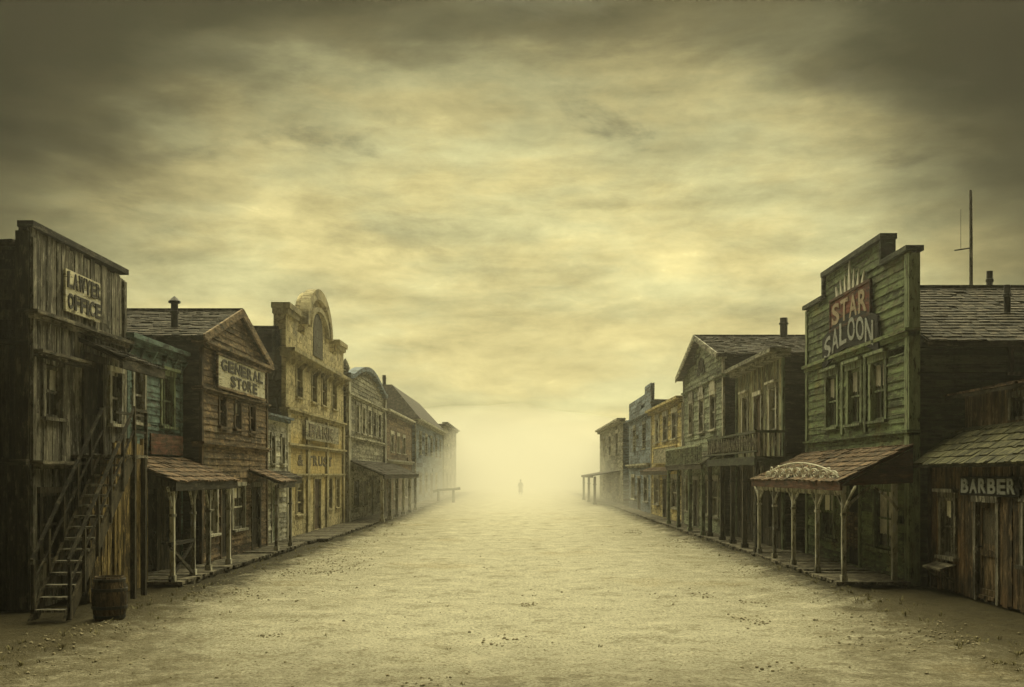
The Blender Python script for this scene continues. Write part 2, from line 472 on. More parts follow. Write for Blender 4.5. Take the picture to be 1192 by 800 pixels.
        if hood:
            q = MB(); q.box(fr, a - wide - .08, b + wide + .08, -.05, .17, e + wide + .003, e + wide + .08); q.build('hood', mat, wn)
        if shutter:
            for x0, x1 in ((a - wide - .42 * w - .02, a - wide - .02), (b + wide + .02, b + wide + .02 + .42 * w)):
                q = MB(); q.box(fr, x0, x1, .036, .07, c, e)
                for j in range(9): q.box(fr, x0 + .04, x1 - .04, .07, .085, c + .06 + (h - .15) * j / 9, c + .06 + (h - .15) * j / 9 + .05)
                q.build('shutter', shutter, wn)
        return wn
    def door(s, Y, w, h, mat, trim, style='panel', double=False, z0=.14):
        u = s.u(Y); a, b = u - w / 2, u + w / 2; fr = s.fr
        m = MB(); n = max(4, int(w / .16))
        for k in range(n):
            x0 = a + .01 + (w - .02) * k / n; x1 = a + .01 + (w - .02) * (k + 1) / n
            m.box(fr, x0, x1 - .008, -.1, -.06 + R.uniform(0, .012), z0, z0 + h)
        if style == 'x':
            leaves = ((a, u), (u, b)) if double else ((a, b),)
            for p, q in leaves:
                for zz in (z0 + .05, z0 + h * .45, z0 + h - .14): m.box(fr, p + .03, q - .03, -.07, -.02, zz, zz + .11)
                m.beam(fr.P(p + .06, -.036, z0 + .16), fr.P(q - .06, -.036, z0 + h * .45), .03, .1); m.beam(fr.P(q - .06, -.04, z0 + .16), fr.P(p + .06, -.04, z0 + h * .45), .03, .1)
        else:
            for zz in (z0, z0 + h * .42, z0 + h - .13): m.box(fr, a + .02, b - .02, -.07, -.03, zz, zz + .13)
            for x in (a + .02, b - .12): m.box(fr, x, x + .1, -.075, -.033, z0, z0 + h)
        d = m.build('door', mat, s.root)
        q = MB(); q.box(fr, a - .11, a + .01, -.13, .06, .02, z0 + h); q.box(fr, b - .01, b + .11, -.13, .06, .02, z0 + h); q.box(fr, a - .15, b + .15, -.13, .09, z0 + h - .01, z0 + h + .14)
        q.build('door_frame', trim, d)
        q = MB(); q.tube([fr.P(b - .1, -.05, z0 + .98), fr.P(b - .1, .02, z0 + .98)], .02); q.tube([fr.P(b - .1, .02, z0 + .98), fr.P(b - .1, .055, z0 + .98)], .035)
        q.build('handle', 'iron', d)
        if style == 'glass':
            g = MB(); g.box(fr, a + .14, b - .14, -.075, -.052, z0 + h * .55, z0 + h - .18); g.build('pane', 'window_glass', d)
        return d
    def gable_roof(s, zr, ze, mat, over=.3, front=.35, rake_mat=None, length=None):
        """ridge runs back from the street; slopes face up and down the street"""
        L = s.L; dp = length or s.depth; slab = MB(); sh = MB()
        k = (zr - ze) / (L / 2); zo = ze - k * over
        for a, sg in ((-over, 1), (L + over, -1)):
            P = s.fr.P; c = L / 2
            slab.hexa([P(a, front, zo - .1), P(c, front, zr - .1), P(c, -dp, zr - .1), P(a, -dp, zo - .1), P(a, front, zo), P(c, front, zr), P(c, -dp, zr), P(a, -dp, zo)], .4)
            O = P(a, front + .03, zo + .004); Ev = P(a, -dp, zo + .004) - O; Sv = P(c, front + .03, zr + .004) - O
            shingles(sh, O, Ev, Sv)
        rf = slab.build('roof', mat, s.root); sh.build('shingles', mat, rf)
        r = MB(); r.box(s.fr, L / 2 - .12, L / 2 + .12, -dp, front + .04, zr - .02, zr + .07); r.build('ridge_board', mat, rf)
        if rake_mat:
            q = MB(); P = s.fr.P
            for a in (-over, L + over): q.beam(P(a, front + .02, zo - .05), P(L / 2, front + .02, zr - .05), .06, .24)
            q.build('rake_board', rake_mat, rf)
        return rf
    def shed_roof(s, zf, zb, mat, over=.2):
        P = s.fr.P; m = MB(); L = s.L; sh = MB()
        m.hexa([P(-over, -.25, zf - .12), P(L + over, -.25, zf - .12), P(L + over, -s.depth, zb - .12), P(-over, -s.depth, zb - .12), P(-over, -.25, zf), P(L + over, -.25, zf), P(L + over, -s.depth, zb), P(-over, -s.depth, zb)], .4)
        rf = m.build('roof', mat, s.root)
        return rf
    def lean_roof(s, Y0, Y1, zf, zb, out, mat, name='porch', shing=True, d0=.04, under='dark_h', zrow=.26):
        """sloping roof hung on the front between Y0 and Y1; returns the part"""
        a, b = s.u(Y0), s.u(Y1); P = s.fr.P; m = MB()
        m.hexa([P(a, out, zf - .07), P(b, out, zf - .07), P(b, d0, zb - .07), P(a, d0, zb - .07), P(a, out, zf), P(b, out, zf), P(b, d0, zb), P(a, d0, zb)], .4)
        pt = m.build(name, under, s.root)
        if shing:
            q = MB(); O = P(a - .05, out + .05, zf + .002); shingles(q, O, P(b + .05, out + .05, zf + .002) - O, P(a - .05, d0, zb + .002) - O, zrow); q.build('shingles', mat, pt)
        f = MB(); f.box(s.fr, a - .04, b + .04, out - .03, out + .03, zf - .2, zf - .004); f.build('fascia', under, pt)
        return pt
    def posts(s, part, Ys, out, zt, mat, w=.12, bracket=0, z0=.13, brace_mat=None):
        for Y in Ys:
            u = s.u(Y); m = MB()
            lean = R.uniform(-.02, .02)
            m.hexa([s.fr.P(u + x * w / 2, out + y * w / 2, z0) for x, y in ((-1, -1), (1, -1), (1, 1), (-1, 1))] + [s.fr.P(u + lean + x * w / 2, out + y * w / 2, zt) for x, y in ((-1, -1), (1, -1), (1, 1), (-1, 1))])
            m.box(s.fr, u - w * .75, u + w * .75, out - w * .75, out + w * .75, z0 - .02, z0 + .14); m.box(s.fr, u - w * .7, u + w * .7, out - w * .7, out + w * .7, zt - .68, zt - .62)
            if bracket:
                for sg in (-1, 1):
                    pts = [s.fr.P(u + sg * bracket * (k / 5) , out, zt - .6 + .6 * (k / 5) ** .8) for k in range(6)]
                    for p, q in zip(pts[:-1], pts[1:]): m.beam(p, q, .045, .05)
            m.build('post', mat, part)
    def stovepipe(s, roof, u, d, z0, z1, r=.13, cap=True):
        m = MB(); P = s.fr.P(u, d, 0)
        pr = [(r, z0), (r, z1 - .3), (r * 1.25, z1 - .29), (r * 1.25, z1 - .22), (r, z1 - .21), (r, z1)]
        if cap: pr += [(r * 1.7, z1 + .01), (r * 1.7, z1 + .06), (.02, z1 + .2)]
        m.lathe(P, pr, 12, .4); m.build('chimney', 'iron', roof)

def board_sign(name, label, h, Y0, Y1, z0, z1, mat, frame_mat=None, d=.05, group=None):
    """a sign fixed to a front: its own thing, returns (root mesh, world frame shifted to the root)"""
    fr = h.world_frame(); c = fr.P((h.u(Y0) + h.u(Y1)) / 2, d, (z0 + z1) / 2)
    lf = F((0, 0, 0), fr.U, fr.N); w, hh = Y1 - Y0, z1 - z0
    m = MB(); n = max(2, int(hh / .22))
    for k in range(n):
        j = R.uniform(-.015, .015)
        m.box(lf, -w / 2 + j, w / 2 + j, -.012, .03 + R.uniform(0, .006), -hh / 2 + hh * k / n, -hh / 2 + hh * (k + 1) / n - .006, R.uniform(.4, .7))
    o = m.build(name, mat); o.location = c
    tag(o, label, 'sign', group)
    if frame_mat:
        q = MB(); t = .07
        q.box(lf, -w / 2 - t, w / 2 + t, -.012, .06, hh / 2, hh / 2 + t); q.box(lf, -w / 2 - t, w / 2 + t, -.012, .06, -hh / 2 - t, -hh / 2)
        q.box(lf, -w / 2 - t, -w / 2 - .02, -.012, .057, -hh / 2, hh / 2); q.box(lf, w / 2 + .02, w / 2 + t, -.012, .057, -hh / 2, hh / 2)
        q.build('frame', frame_mat, o)
    return o, lf, w, hh

# ================================================================== LEFT ROW
# --- lawyer's office with tall false front and outside stair
h = House('law_office', 'tall grey plank false front building at the left edge with an outside stair', 'building', -1, 9.3, 20.36, 25.2, 12)
h.opening(21.3, 3.72, .8, 1.05); h.opening(23.3, 3.05, .95, 2.05); h.opening(24.6, 3.75, .62, 1.2); h.opening(23.9, .14, 1., 2.15); h.opening(21.2, .95, .9, 1.3)
pr = [(0, 0), (h.L, 0), (h.L, 7.18), (0, 7.3)]
h.body(6.9, 'dark_v', pr)
h.siding('v', 7.3, 'bare_v', ztop=lambda u: 7.3 - .025 * u + .03 * math.sin(u * 9), z0=.05)
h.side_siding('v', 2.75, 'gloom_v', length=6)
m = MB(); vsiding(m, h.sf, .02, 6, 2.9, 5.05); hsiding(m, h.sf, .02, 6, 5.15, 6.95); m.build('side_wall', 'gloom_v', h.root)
m = MB(); m.box(h.sf, -.02, 6, -.02, .22, 2.77, 2.88); m.box(h.sf, -.02, 6, -.02, .14, 5.05, 5.14); m.build('side_ledge', 'dark_h', h.root)
m = MB(); m.box(h.sf, .0, .24, -.2, .09, .02, 7.2, .3); m.build('corner_post', 'dark_v', h.root)
m = MB(); m.box(h.fr, -.06, h.L + .05, -.22, .09, 7.28, 7.4, .25); m.build('cap_board', 'dark_h', h.root)
h.cornice(5.72, 'bare_h', .16, .2, name='ledge'); h.cornice(4.98, 'bare_h', .14, .24, 0.05, 2.3, name='ledge')
h.cornice(2.86, 'bare_h', .16, .26, 0, 2.0, name='ledge')
h.corner_boards(7.1, 'bare_v', .14)
h.window(21.3, 3.72, .8, 1.05, 'bare_v', 2, 2, curtain=.55); h.window(24.6, 3.75, .62, 1.2, 'pale_trim', 1, 2)
h.window(21.2, .95, .9, 1.3, 'dark_v', 2, 2)
h.door(23.3, .95, 2.0, 'gloom_v', 'dark_v', z0=3.05); h.door(23.9, 1., 2.1, 'gloom_v', 'dark_v')
h.shed_roof(7.02, 6.5, 'roof_shingle')
# awning above the upper landing
pa = h.lean_roof(22.5, 25.1, 5.02, 5.45, .95, 'roof_shingle', 'awning')
board, lf, w, hh = board_sign('sign_board', 'peeling white sign reading LAWYER OFFICE on the grey plank front', h, 21.75, 23.55, 5.92, 6.78, 'sign_white')
lettering(lf, 'LAWYER', -w / 2 + .08, w / 2 - .02, .05, .38, .036, 'letter_dark', board)
lettering(lf, 'OFFICE', -w / 2 + .1, w / 2 - .02, -.37, -.05, .036, 'letter_dark', board)

# --- outside stair
st = thing('staircase', 'steep dark wooden outside staircase with plank skirt rising along the grey law office', 'staircase', (-8.32, 18.95, 0))
lf = F((0, 0, 0), (0, 1, 0), (1, 0, 0))
N = 15; run, rise = .212, .2
for k in range(N):
    m = MB(); y = k * run; z = (k + 1) * rise
    m.box(lf, y, y + .27, -.27, .27, z - .045, z, R.uniform(.6, 1.)); m.build('tread', 'bare_v', st)
for d in (-.3, .3):
    m = MB(); m.hexa([lf.P(-.12, d - .03, .02), lf.P(.2, d - .03, .02), lf.P(N * run + .1, d - .03, N * rise - .2), lf.P(N * run - .12, d - .03, N * rise - .02), lf.P(-.12, d + .03, .02), lf.P(.2, d + .03, .02), lf.P(N * run + .1, d + .03, N * rise - .2), lf.P(N * run - .12, d + .03, N * rise - .02)])
    m.build('stringer', 'dark_v', st)
for d in (-.3, .35):
    m = MB(); m.beam(lf.P(-.02, d, 1.08), lf.P(N * run, d, N * rise + .95), .045, .06); m.beam(lf.P(.0, d, .62), lf.P(N * run, d, N * rise + .5), .03, .04); m.build('handrail', 'dark_h', st)
    for k in range(0, N + 1, 3):
        m = MB(); y = k * run; z = k * rise
        m.box(lf, y, y + .055, d - .027, d + .027, max(.02, z - .15), z + 1.0); m.build('baluster', 'dark_v', st)
m = MB()
for k in range(4): m.box(lf, N * run + .004 + k * .2, N * run + k * .2 + .196, -.95, .36, N * rise - .06, N * rise)
for k in range(10): m.box(lf, N * run + .804 + k * .2, N * run + .8 + k * .2 + .196, -.95, -.32, N * rise - .06, N * rise)
m.build('landing', 'bare_h', st)
for d, y in ((.3, N * run + .68), (.3, N * run + .06), (-.42, N * run + 2.7)):
    m = MB(); m.box(lf, y, y + .1, d - .05, d + .05, .02, N * rise - .06); m.build('leg', 'dark_v', st)
m = MB(); m.box(lf, N * run, N * run + .8, .3, .35, N * rise + .9, N * rise + .96); m.box(lf, N * run + .74, N * run + .8, .3, .36, N * rise, N * rise + .9); m.box(lf, N * run, N * run + .74, .305, .345, N * rise + .45, N * rise + .5)
m.box(lf, N * run + .8, N * run + 2.8, -.36, -.32, N * rise + .9, N * rise + .96)
m.build('landing_rail', 'dark_h', st)
m = MB(); vsiding(m, lf, N * run - .5, N * run + 2.85, .02, 3, (), .16, lambda u: N * rise + .35 + R.uniform(-.12, .1) if u > N * run + .9 else N * rise - .1, -.36)
m.build('skirt', 'ochre_v', st)

# --- grey green narrow store
h = House('narrow_store', 'narrow dull green clapboard store with a flat cornice beside the law office', 'building', -1, 9.3, 25.25, 29.4, 11)
for Y, w in ((26.1, .72), (28.2, .95)): h.opening(Y, 3.85, w, 1.35)
h.opening(26.55, .14, 1.5, 2.15); h.opening(28.5, .85, 1.2, 1.35)
h.body(5.8, 'dark_h')
h.siding('h', 5.8, 'teal_h', z0=2.95); h.siding('v', 2.95, 'dark_v', z0=.05)
h.cornice(5.92, 'teal_h', .26, .26, brackets=6)
h.corner_boards(5.65, 'teal_h', .15)
h.window(26.1, 3.85, .72, 1.35, 'pale_trim', 1, 2); h.window(28.2, 3.85, .95, 1.35, 'green_trim', 2, 2, hood=True)
h.window(28.5, .85, 1.2, 1.35, 'dark_v', 3, 2); h.door(26.55, 1.5, 2.1, 'gloom_v', 'dark_v', 'x', True)
m = MB(); m.box(h.fr, .05, h.L - .1, .0, .1, 3.3, 3.42); m.build('belt_course', 'teal_h', h.root)
rf = h.shed_roof(5.75, 5.2, 'roof_shingle')
pc = h.lean_roof(24.5, 29.75, 2.42, 3.05, 1.42, 'roof_rust', 'porch')
h.posts(pc, (24.75, 26.3, 27.6, 29.5), 1.28, 2.3, 'pale_trim', .1, .35)
m = MB(); m.box(h.fr, -.75, 4.45, 1.22, 1.34, 2.2, 2.3); m.build('beam', 'dark_h', pc)
m = MB(); m.box(h.fr, -.72, 1.1, 1.24, 1.32, .95, 1.03); m.beam(h.fr.P(-.7, 1.28, .16), h.fr.P(1.05, 1.28, .94), .05, .07); m.beam(h.fr.P(1.05, 1.285, .16), h.fr.P(-.7, 1.285, .94), .05, .07); m.build('railing', 'dark_h', pc)
board, lf, w, hh = board_sign('sign_board', 'faded dark red plank sign board below the dull green upper windows', h, 26.6, 29.1, 3.1, 3.62, 'plank_red', d=.12)

# --- general store with gable
h = House('general_store', 'brown weathered gabled store behind a porch with a white sign under its pediment', 'building', -1, 8.8, 29.45, 37.2, 12)
for Y in (31.6, 33.3, 35.1): h.opening(Y, 4.0, .7, .9)
for Y, w in ((30.5, 1.0), (33.4, 1.4)): h.opening(Y, .9, w, 1.35)
h.opening(31.9, .14, .95, 2.1); h.opening(35.6, .14, 1.0, 2.1)
ze, zr = 6.35, 7.6
gz = lambda u: zr - abs(u - h.L / 2) / (h.L / 2) * (zr - ze)
h.body(ze - .12, 'brown_h', [(0, 0), (h.L, 0), (h.L, ze), (h.L / 2, zr), (0, ze)])
h.siding('h', zr, 'brown_h', ztop=lambda u: gz(u) - .05)
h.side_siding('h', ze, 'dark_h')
h.corner_boards(6.3, 'brown_v', .18)
rf = h.gable_roof(zr + .06, ze + .06, 'roof_shingle', .16, .16, 'brown_h')
h.stovepipe(rf, 1.05, -1.03, 6.3, 7.45, .1)
h.cornice(6.3, 'brown_h', .2, .25)
h.cornice(5.02, 'brown_h', .14, .14, name='belt_course'); h.cornice(3.5, 'brown_h', .14, .16, name='belt_course')
for Y in (31.6, 33.3, 35.1): h.window(Y, 4.0, .7, .9, 'brown_v', 2, 2, curtain=.45 if Y == 33.3 else 0)
for Y, w in ((30.5, 1.0), (33.4, 1.4)): h.window(Y, .9, w, 1.35, 'pale_trim', 3 if w > 1.2 else 2, 2, curtain=.3)
h.door(31.9, .95, 2.05, 'gloom_v', 'brown_v', 'glass'); h.door(35.6, 1., 2.05, 'dark_v', 'bare_v')
pc = h.lean_roof(34.6, 37.0, 2.35, 2.75, 1.0, 'roof_rust', 'awning'); h.posts(pc, (34.75, 36.85), .9, 2.24, 'pale_trim', .1)
board, lf, w, hh = board_sign('sign_board', 'cream sign reading GENERAL STORE under the brown pediment', h, 30.7, 36.3, 5.14, 6.02, 'sign_white', 'brown_h', d=.12)
lettering(lf, 'GENERAL', -w / 2 + .3, w / 2 - .3, .03, .37, .036, 'letter_dark', board); lettering(lf, 'STORE', -w / 2 + 1.3, w / 2 - 1.1, -.38, -.04, .036, 'letter_dark', board)

# --- little white house
h = House('white_annex', 'narrow pale whitewashed two storey annex between the brown store and golden stone front', 'building', -1, 9.0, 37.3, 41.35, 9)
h.opening(38.9, 3.0, .6, 1.0); h.opening(40.5, 3.0, .5, 1.0); h.opening(39.2, .14, .95, 2.05)
h.body(4.6, 'pale_h'); h.siding('h', 4.65, 'pale_h'); h.side_siding('h', 4.6, 'pale_h'); h.corner_boards(4.6, 'pale_trim', .14)
h.cornice(4.75, 'slate_h', .2, .26); h.window(38.9, 3.0, .6, 1.0, 'pale_trim', 1, 2); h.window(40.5, 3.0, .5, 1.0, 'pale_trim', 1, 2); h.door(39.2, .95, 2., 'sage_h', 'pale_trim')
h.shed_roof(4.62, 4.9, 'roof_shingle')
h.lean_roof(37.5, 41.1, 2.45, 2.7, .6, 'roof_shingle', 'awning')

# --- golden stone bank with arched parapet
h = House('stone_bank', 'golden stone bank front with stepped parapet and tall arched crest', 'building', -1, 9.1, 41.5, 55.0, 14)
UP = (44.0, 47.2, 49.6, 52.3)
for Y in UP: h.opening(Y, 5.75, 1.15, 1.4)
for Y, w in ((44.1, 1.3), (51.0, 1.2), (53.2, 1.0)): h.opening(Y, .95, w, 1.45)
h.opening(47.9, .14, 1.5, 2.3)
h.body(8.2, 'plaster_dark', [(0, 0), (h.L, 0), (h.L, 8.2), (0, 8.2)])
h.slab(.02, 7.4, 'stone_gold')
m = MB(); cu = (45.1 + 50.9) / 2 - 41.5; r = 2.9
pts = [(0, 7.4), (h.L, 7.4), (h.L, 9.0), (h.L - 2.2, 9.0)] + [(h.L - 2.2, 8.4)] + [(cu + r, 8.4), (cu + r, 8.9)] \
    + [(cu + r * math.cos(math.pi * k / 18), 8.9 + 1.75 * math.sin(math.pi * k / 18)) for k in range(0, 19)] + [(cu - r, 8.4)] + [(2.2, 8.4)] + [(2.2, 9.0), (0, 9.0)]
m.prism(h.fr, pts, -.45, .03, .5); pp = m.build('parapet', 'stone_gold', h.root)
m = MB()
ring = lambda rr, zz: [(cu + rr * math.cos(math.pi * k / 18), 8.9 + zz * math.sin(math.pi * k / 18)) for k in range(19)]
for (a, b) in ((ring(r + .12, 1.9), ring(r - .35, 1.45)), (ring(r - .75, 1.1), ring(r - 1.0, .9))):
    for k in range(18): m.prism(h.fr, [a[k], a[k + 1], b[k + 1], b[k]], -.2, .2, .5)
m.build('arch_moulding', 'stone_trim', pp)
m = MB(); m.prism(h.fr, [(cu + 1.1 * math.cos(math.pi * k / 12), 8.75 + 1.0 * math.sin(math.pi * k / 12)) for k in range(13)] + [(cu - 1.1, 7.8), (cu + 1.1, 7.8)], .032, .06, .2); m.build('niche', 'plaster_dark', pp)
for u0, u1 in ((-.1, 2.1), (h.L - 2.1, h.L + .1)):
    m = MB(); m.box(h.fr, u0 - .1, u1 + .1, -.5, .22, 9.0, 9.22, .5); m.box(h.fr, u0, u1, -.48, .14, 8.8, 8.997, .3); m.build('pier_cap', 'stone_trim', pp)
h.cornice(7.5, 'stone_trim', .32, .4, brackets=14); h.cornice(5.2, 'stone_trim', .2, .2, name='belt_course'); h.cornice(3.82, 'stone_trim', .18, .2, name='belt_course'); h.cornice(2.62, 'stone_trim', .16, .16, name='belt_course')
for u in (0, 3.9, 8.4, h.L - .5):
    m = MB(); m.box(h.fr, u, u + .5, 0, .12, .02, 5.0, .5); m.build('pilaster', 'stone_trim', h.root)
for Y in UP: h.window(Y, 5.75, 1.15, 1.4, 'stone_trim', 2, 2, hood=True, wide=.16)
for Y, w in ((44.1, 1.3), (51.0, 1.2), (53.2, 1.0)): h.window(Y, .95, w, 1.45, 'stone_trim', 2, 3, curtain=.25, wide=.16)
h.door(47.9, 1.5, 2.25, 'door_v', 'stone_trim', 'glass')
h.shed_roof(8.3, 8.5, 'roof_shingle')
m = MB(); hsiding(m, h.sf, .5, 12, 7.3, 8.2, course=.3); m.build('side_boarding', 'dark_h', h.root)
board, lf, w, hh = board_sign('sign_board', 'weathered grey panel lettered BANK on the golden stone front', h, 44.6, 52.6, 4.05, 4.85, 'sign_grey', d=.16)
lettering(lf, 'BANK', -w / 2 + .6, w / 2 - 1.6, -.28, .28, .036, 'letter_faint', board)
lettering(h.fr, '& TRUST', h.u(43.6), h.u(51.6), 2.95, 3.4, .034, 'letter_faint', h.root)

# --- pale building with curved parapet and awning
h = House('curved_parapet_store', 'grey store with pale corner pilasters and low curved parapet over a posted awning', 'building', -1, 9.0, 55.4, 70.9, 12)
UP = (59.0, 61.3, 63.6, 65.9, 68.2)
for Y in UP: h.opening(Y, 4.9, 1.1, 1.5)
for Y in (58.5, 62.0, 67.6): h.opening(Y, .8, 1.8, 1.5)
h.opening(65.0, .14, 1.3, 2.2)
pf = lambda u: 7.6 + .95 * max(0, math.sin(math.pi * max(0, min(1, (u - 1) / (h.L - 2)))))
h.body(7.3, 'dark_h', [(0, 0), (h.L, 0)] + [(h.L * k / 20, pf(h.L * k / 20)) for k in range(20, -1, -1)])
h.siding('h', 8.6, 'grey_h', ztop=pf, width=.25)
h.side_siding('h', 7.3, 'dark_h')
m = MB()
for k in range(20):
    a, b = h.L * k / 20, h.L * (k + 1) / 20
    m.prism(h.fr, [(a, pf(a)), (b, pf(b)), (b, pf(b) + .25), (a, pf(a) + .25)], -.3, .25, .5)
m.build('curved_cornice', 'slate_h', h.root)
for u in (.0, h.L - .7):
    m = MB(); m.box(h.fr, u, u + .7, 0, .16, .02, 7.5); m.build('pilaster', 'pale_trim', h.root)
m = MB(); m.lathe(h.fr.P(.35, -.1, 7.5), [(.28, 0), (.28, .25), (.12, .3), (.24, .6), (.16, .85), (.03, 1.1)], 10); m.build('finial', 'grey_h', h.root)
h.cornice(6.85, 'grey_h', .22, .22, name='belt_course'); h.cornice(4.6, 'grey_h', .2, .2, name='belt_course')
for Y in UP: h.window(Y, 4.9, 1.1, 1.5, 'pale_trim', 2, 2, wide=.2)
for Y in (58.5, 62.0, 67.6): h.window(Y, .8, 1.8, 1.5, 'pale_trim', 3, 2)
h.door(65.0, 1.3, 2.1, 'dark_v', 'pale_trim'); h.shed_roof(7.4, 7.0, 'roof_shingle')
pc = h.lean_roof(55.8, 74.5, 2.55, 3.35, 1.9, 'roof_shingle', 'awning'); h.posts(pc, (56.2, 59.6, 63., 66.4, 70.2, 74.), 1.75, 2.4, 'pale_trim', .17, .5)

# --- brown building with white windows
h = House('brown_shop', 'small brown shop with white framed windows past the curved parapet store', 'building', -1, 9.0, 71.1, 88.5, 12)
for Y in (75., 78.6, 82.5): h.opening(Y, 4.15, 1.5, 1.25)
for Y in (77., 84.): h.opening(Y, .8, 2., 1.5)
h.body(6.7, 'brown_h'); h.siding('h', 6.7, 'brown_h', width=.3); h.cornice(6.95, 'pale_trim', .3, .35); h.corner_boards(6.6, 'brown_v', .3)
for Y in (75., 78.6, 82.5): h.window(Y, 4.15, 1.5, 1.25, 'pale_trim', 2, 2, wide=.22)
for Y in (77., 84.): h.window(Y, .8, 2., 1.5, 'pale_trim', 3, 2, wide=.2)
h.cornice(3.6, 'pale_trim', .25, .25, name='belt_course'); h.shed_roof(6.8, 6.4, 'roof_shingle')

# --- grey blue big roof
h = House('broad_roofed_hall', 'hazy blue grey hall with a broad dark roof towards the left end of the street', 'building', -1, 9.0, 91.5, 124, 16)
for Y in (96., 102, 108, 114, 120): h.opening(Y, 4.4, 1.8, 1.8)
for Y in (96., 102, 114): h.opening(Y, .9, 2.2, 1.6)
h.opening(108, .14, 2.2, 2.5)
h.body(7.2, 'slate_h'); h.siding('h', 7.2, 'slate_h', width=.4); h.side_siding('h', 7.2, 'slate_h'); h.corner_boards(7.2, 'grey_h', .5)
for Y in (96., 102, 108, 114, 120): h.window(Y, 4.4, 1.8, 1.8, 'grey_h', 2, 2, wide=.25)
for Y in (96., 102, 114): h.window(Y, .9, 2.2, 1.6, 'grey_h', 2, 2, wide=.25)
h.door(108, 2.2, 2.4, 'dark_v', 'grey_h')
h.cornice(7.4, 'grey_h', .4, .5)
P = h.fr.P; L = h.L; m = MB()
m.hexa([P(-.4, .5, 7.3), P(L + .4, .5, 7.3), P(L + .4, -16, 7.3), P(-.4, -16, 7.3), P(2, -2.2, 10.4), P(L - 5, -2.2, 10.4), P(L - 5, -13, 10.4), P(2, -13, 10.4)], .4)
rf = m.build('roof', 'roof_shingle', h.root); h.stovepipe(rf, 3, -3, 10.2, 11.3, .16, False)
m = MB(); m.box(h.sf, 1., 12, .0, .12, 6.2, 6.5); m.build('belt_course', 'grey_h', h.root)
h = House('far_left_house', 'faint two storey house dissolving into the haze at the left end of the street', 'building', -1, 9.0, 126, 150, 12)
for Y in (131, 138, 145): h.opening(Y, 4.6, 2, 1.8); h.opening(Y, .9, 2, 1.7)
h.body(8.4, 'grey_h'); h.siding('h', 8.4, 'grey_h', width=.4); h.side_siding('h', 8.4, 'grey_h'); h.cornice(8.7, 'grey_h', .4, .5)
for Y in (131, 138, 145): h.window(Y, 4.6, 2, 1.8, 'grey_h', 2, 2); h.window(Y, .9, 2, 1.7, 'grey_h', 2, 2)
h.shed_roof(8.5, 8.2, 'roof_shingle')
# ================================================================== RIGHT ROW
# --- barber cabin, nearest on the right
h = House('barber_cabin', 'low dark plank cabin with a mossy lean roof at the right edge', 'building', 1, 9.4, 18.0, 24.65, 8)
h.opening(23.55, .8, .72, 1.3); h.opening(21.6, .14, .95, 1.95); h.opening(19.6, .9, .8, 1.2)
h.body(2.82, 'dark_v'); h.siding('v', 2.82, 'brown_v', z0=.05, width=.2)
h.corner_boards(2.8, 'dark_v', .14)
h.window(23.55, .8, .72, 1.3, 'bare_v', 2, 2, curtain=.35, hood=True); h.window(19.6, .9, .8, 1.2, 'bare_v', 2, 2)
h.door(21.6, .95, 1.9, 'door_v', 'bare_v', 'glass')
m = MB(); P = h.fr.P; L = h.L
m.hexa([P(-.1, .38, 2.74), P(L + .12, .38, 2.74), P(L + .12, -.8, 3.6), P(-.1, -.8, 3.6), P(-.1, .38, 2.8), P(L + .12, .38, 2.8), P(L + .12, -.8, 3.66), P(-.1, -.8, 3.66)], .4)
rf = m.build('roof', 'dark_h', h.root); q = MB(); O = P(-.1, .42, 2.804); shingles(q, O, P(L + .14, .42, 2.804) - O, P(-.1, -.8, 3.664) - O); q.build('shingles', 'roof_moss', rf)
uf = F(P(0, -.8, 0), h.fr.U, h.fr.N)
m = MB(); m.box(uf, 0, L, -7.2, -.14, 2.85, 4.4, .4); ut = m.build('upper_wall', 'dark_v', h.root)
m = MB(); wo = [(3.9 - .35, 3.9 + .35, 3.72, 4.2)]; vsiding(m, uf, 0, L, 3.5, 4.4, wo, .2); m.build('boarding', 'brown_v', ut)
h.window(0, 3.72, .7, .48, 'bare_v', 2, 1, fr=uf, u=3.9, sill=False)
m = MB(); m.hexa([uf.P(-.1, .4, 4.3), uf.P(L + .12, .4, 4.3), uf.P(L + .12, -3.5, 5.1), uf.P(-.1, -3.5, 5.1), uf.P(-.1, .4, 4.38), uf.P(L + .12, .4, 4.38), uf.P(L + .12, -3.5, 5.18), uf.P(-.1, -3.5, 5.18)], .4)
r2 = m.build('upper_roof', 'dark_h', h.root); q = MB(); O = uf.P(-.1, .44, 4.384); shingles(q, O, uf.P(L + .14, .44, 4.384) - O, uf.P(-.1, -3.5, 5.184) - O); q.build('shingles', 'roof_rust', r2)
board, lf, w, hh = board_sign('sign_board', 'dark plank reading BARBER over the cabin door', h, 20.05, 22.75, 2.16, 2.56, 'sign_black', d=.06)
lettering(lf, 'BARBER', -w / 2 + .1, w / 2 - .1, -.15, .15, .036, 'letter_pale', board, flip=True)
sh = thing('wall_shelf', 'slanted grey wooden shelf under the cabin window', 'shelf', (9.34, 23.55, .62))
lf = F((0, 0, 0), (0, 1, 0), (-1, 0, 0)); m = MB(); m.hexa([lf.P(-.5, .0, 0), lf.P(.5, .0, 0), lf.P(.5, .34, -.1), lf.P(-.5, .34, -.1), lf.P(-.5, 0, .04), lf.P(.5, 0, .04), lf.P(.5, .34, -.06), lf.P(-.5, .34, -.06)]); m.build('board', 'bare_h', sh)
for u in (-.4, .4): m = MB(); m.beam(lf.P(u, .0, -.35), lf.P(u, .3, -.09), .05); m.build('bracket', 'bare_h', sh)

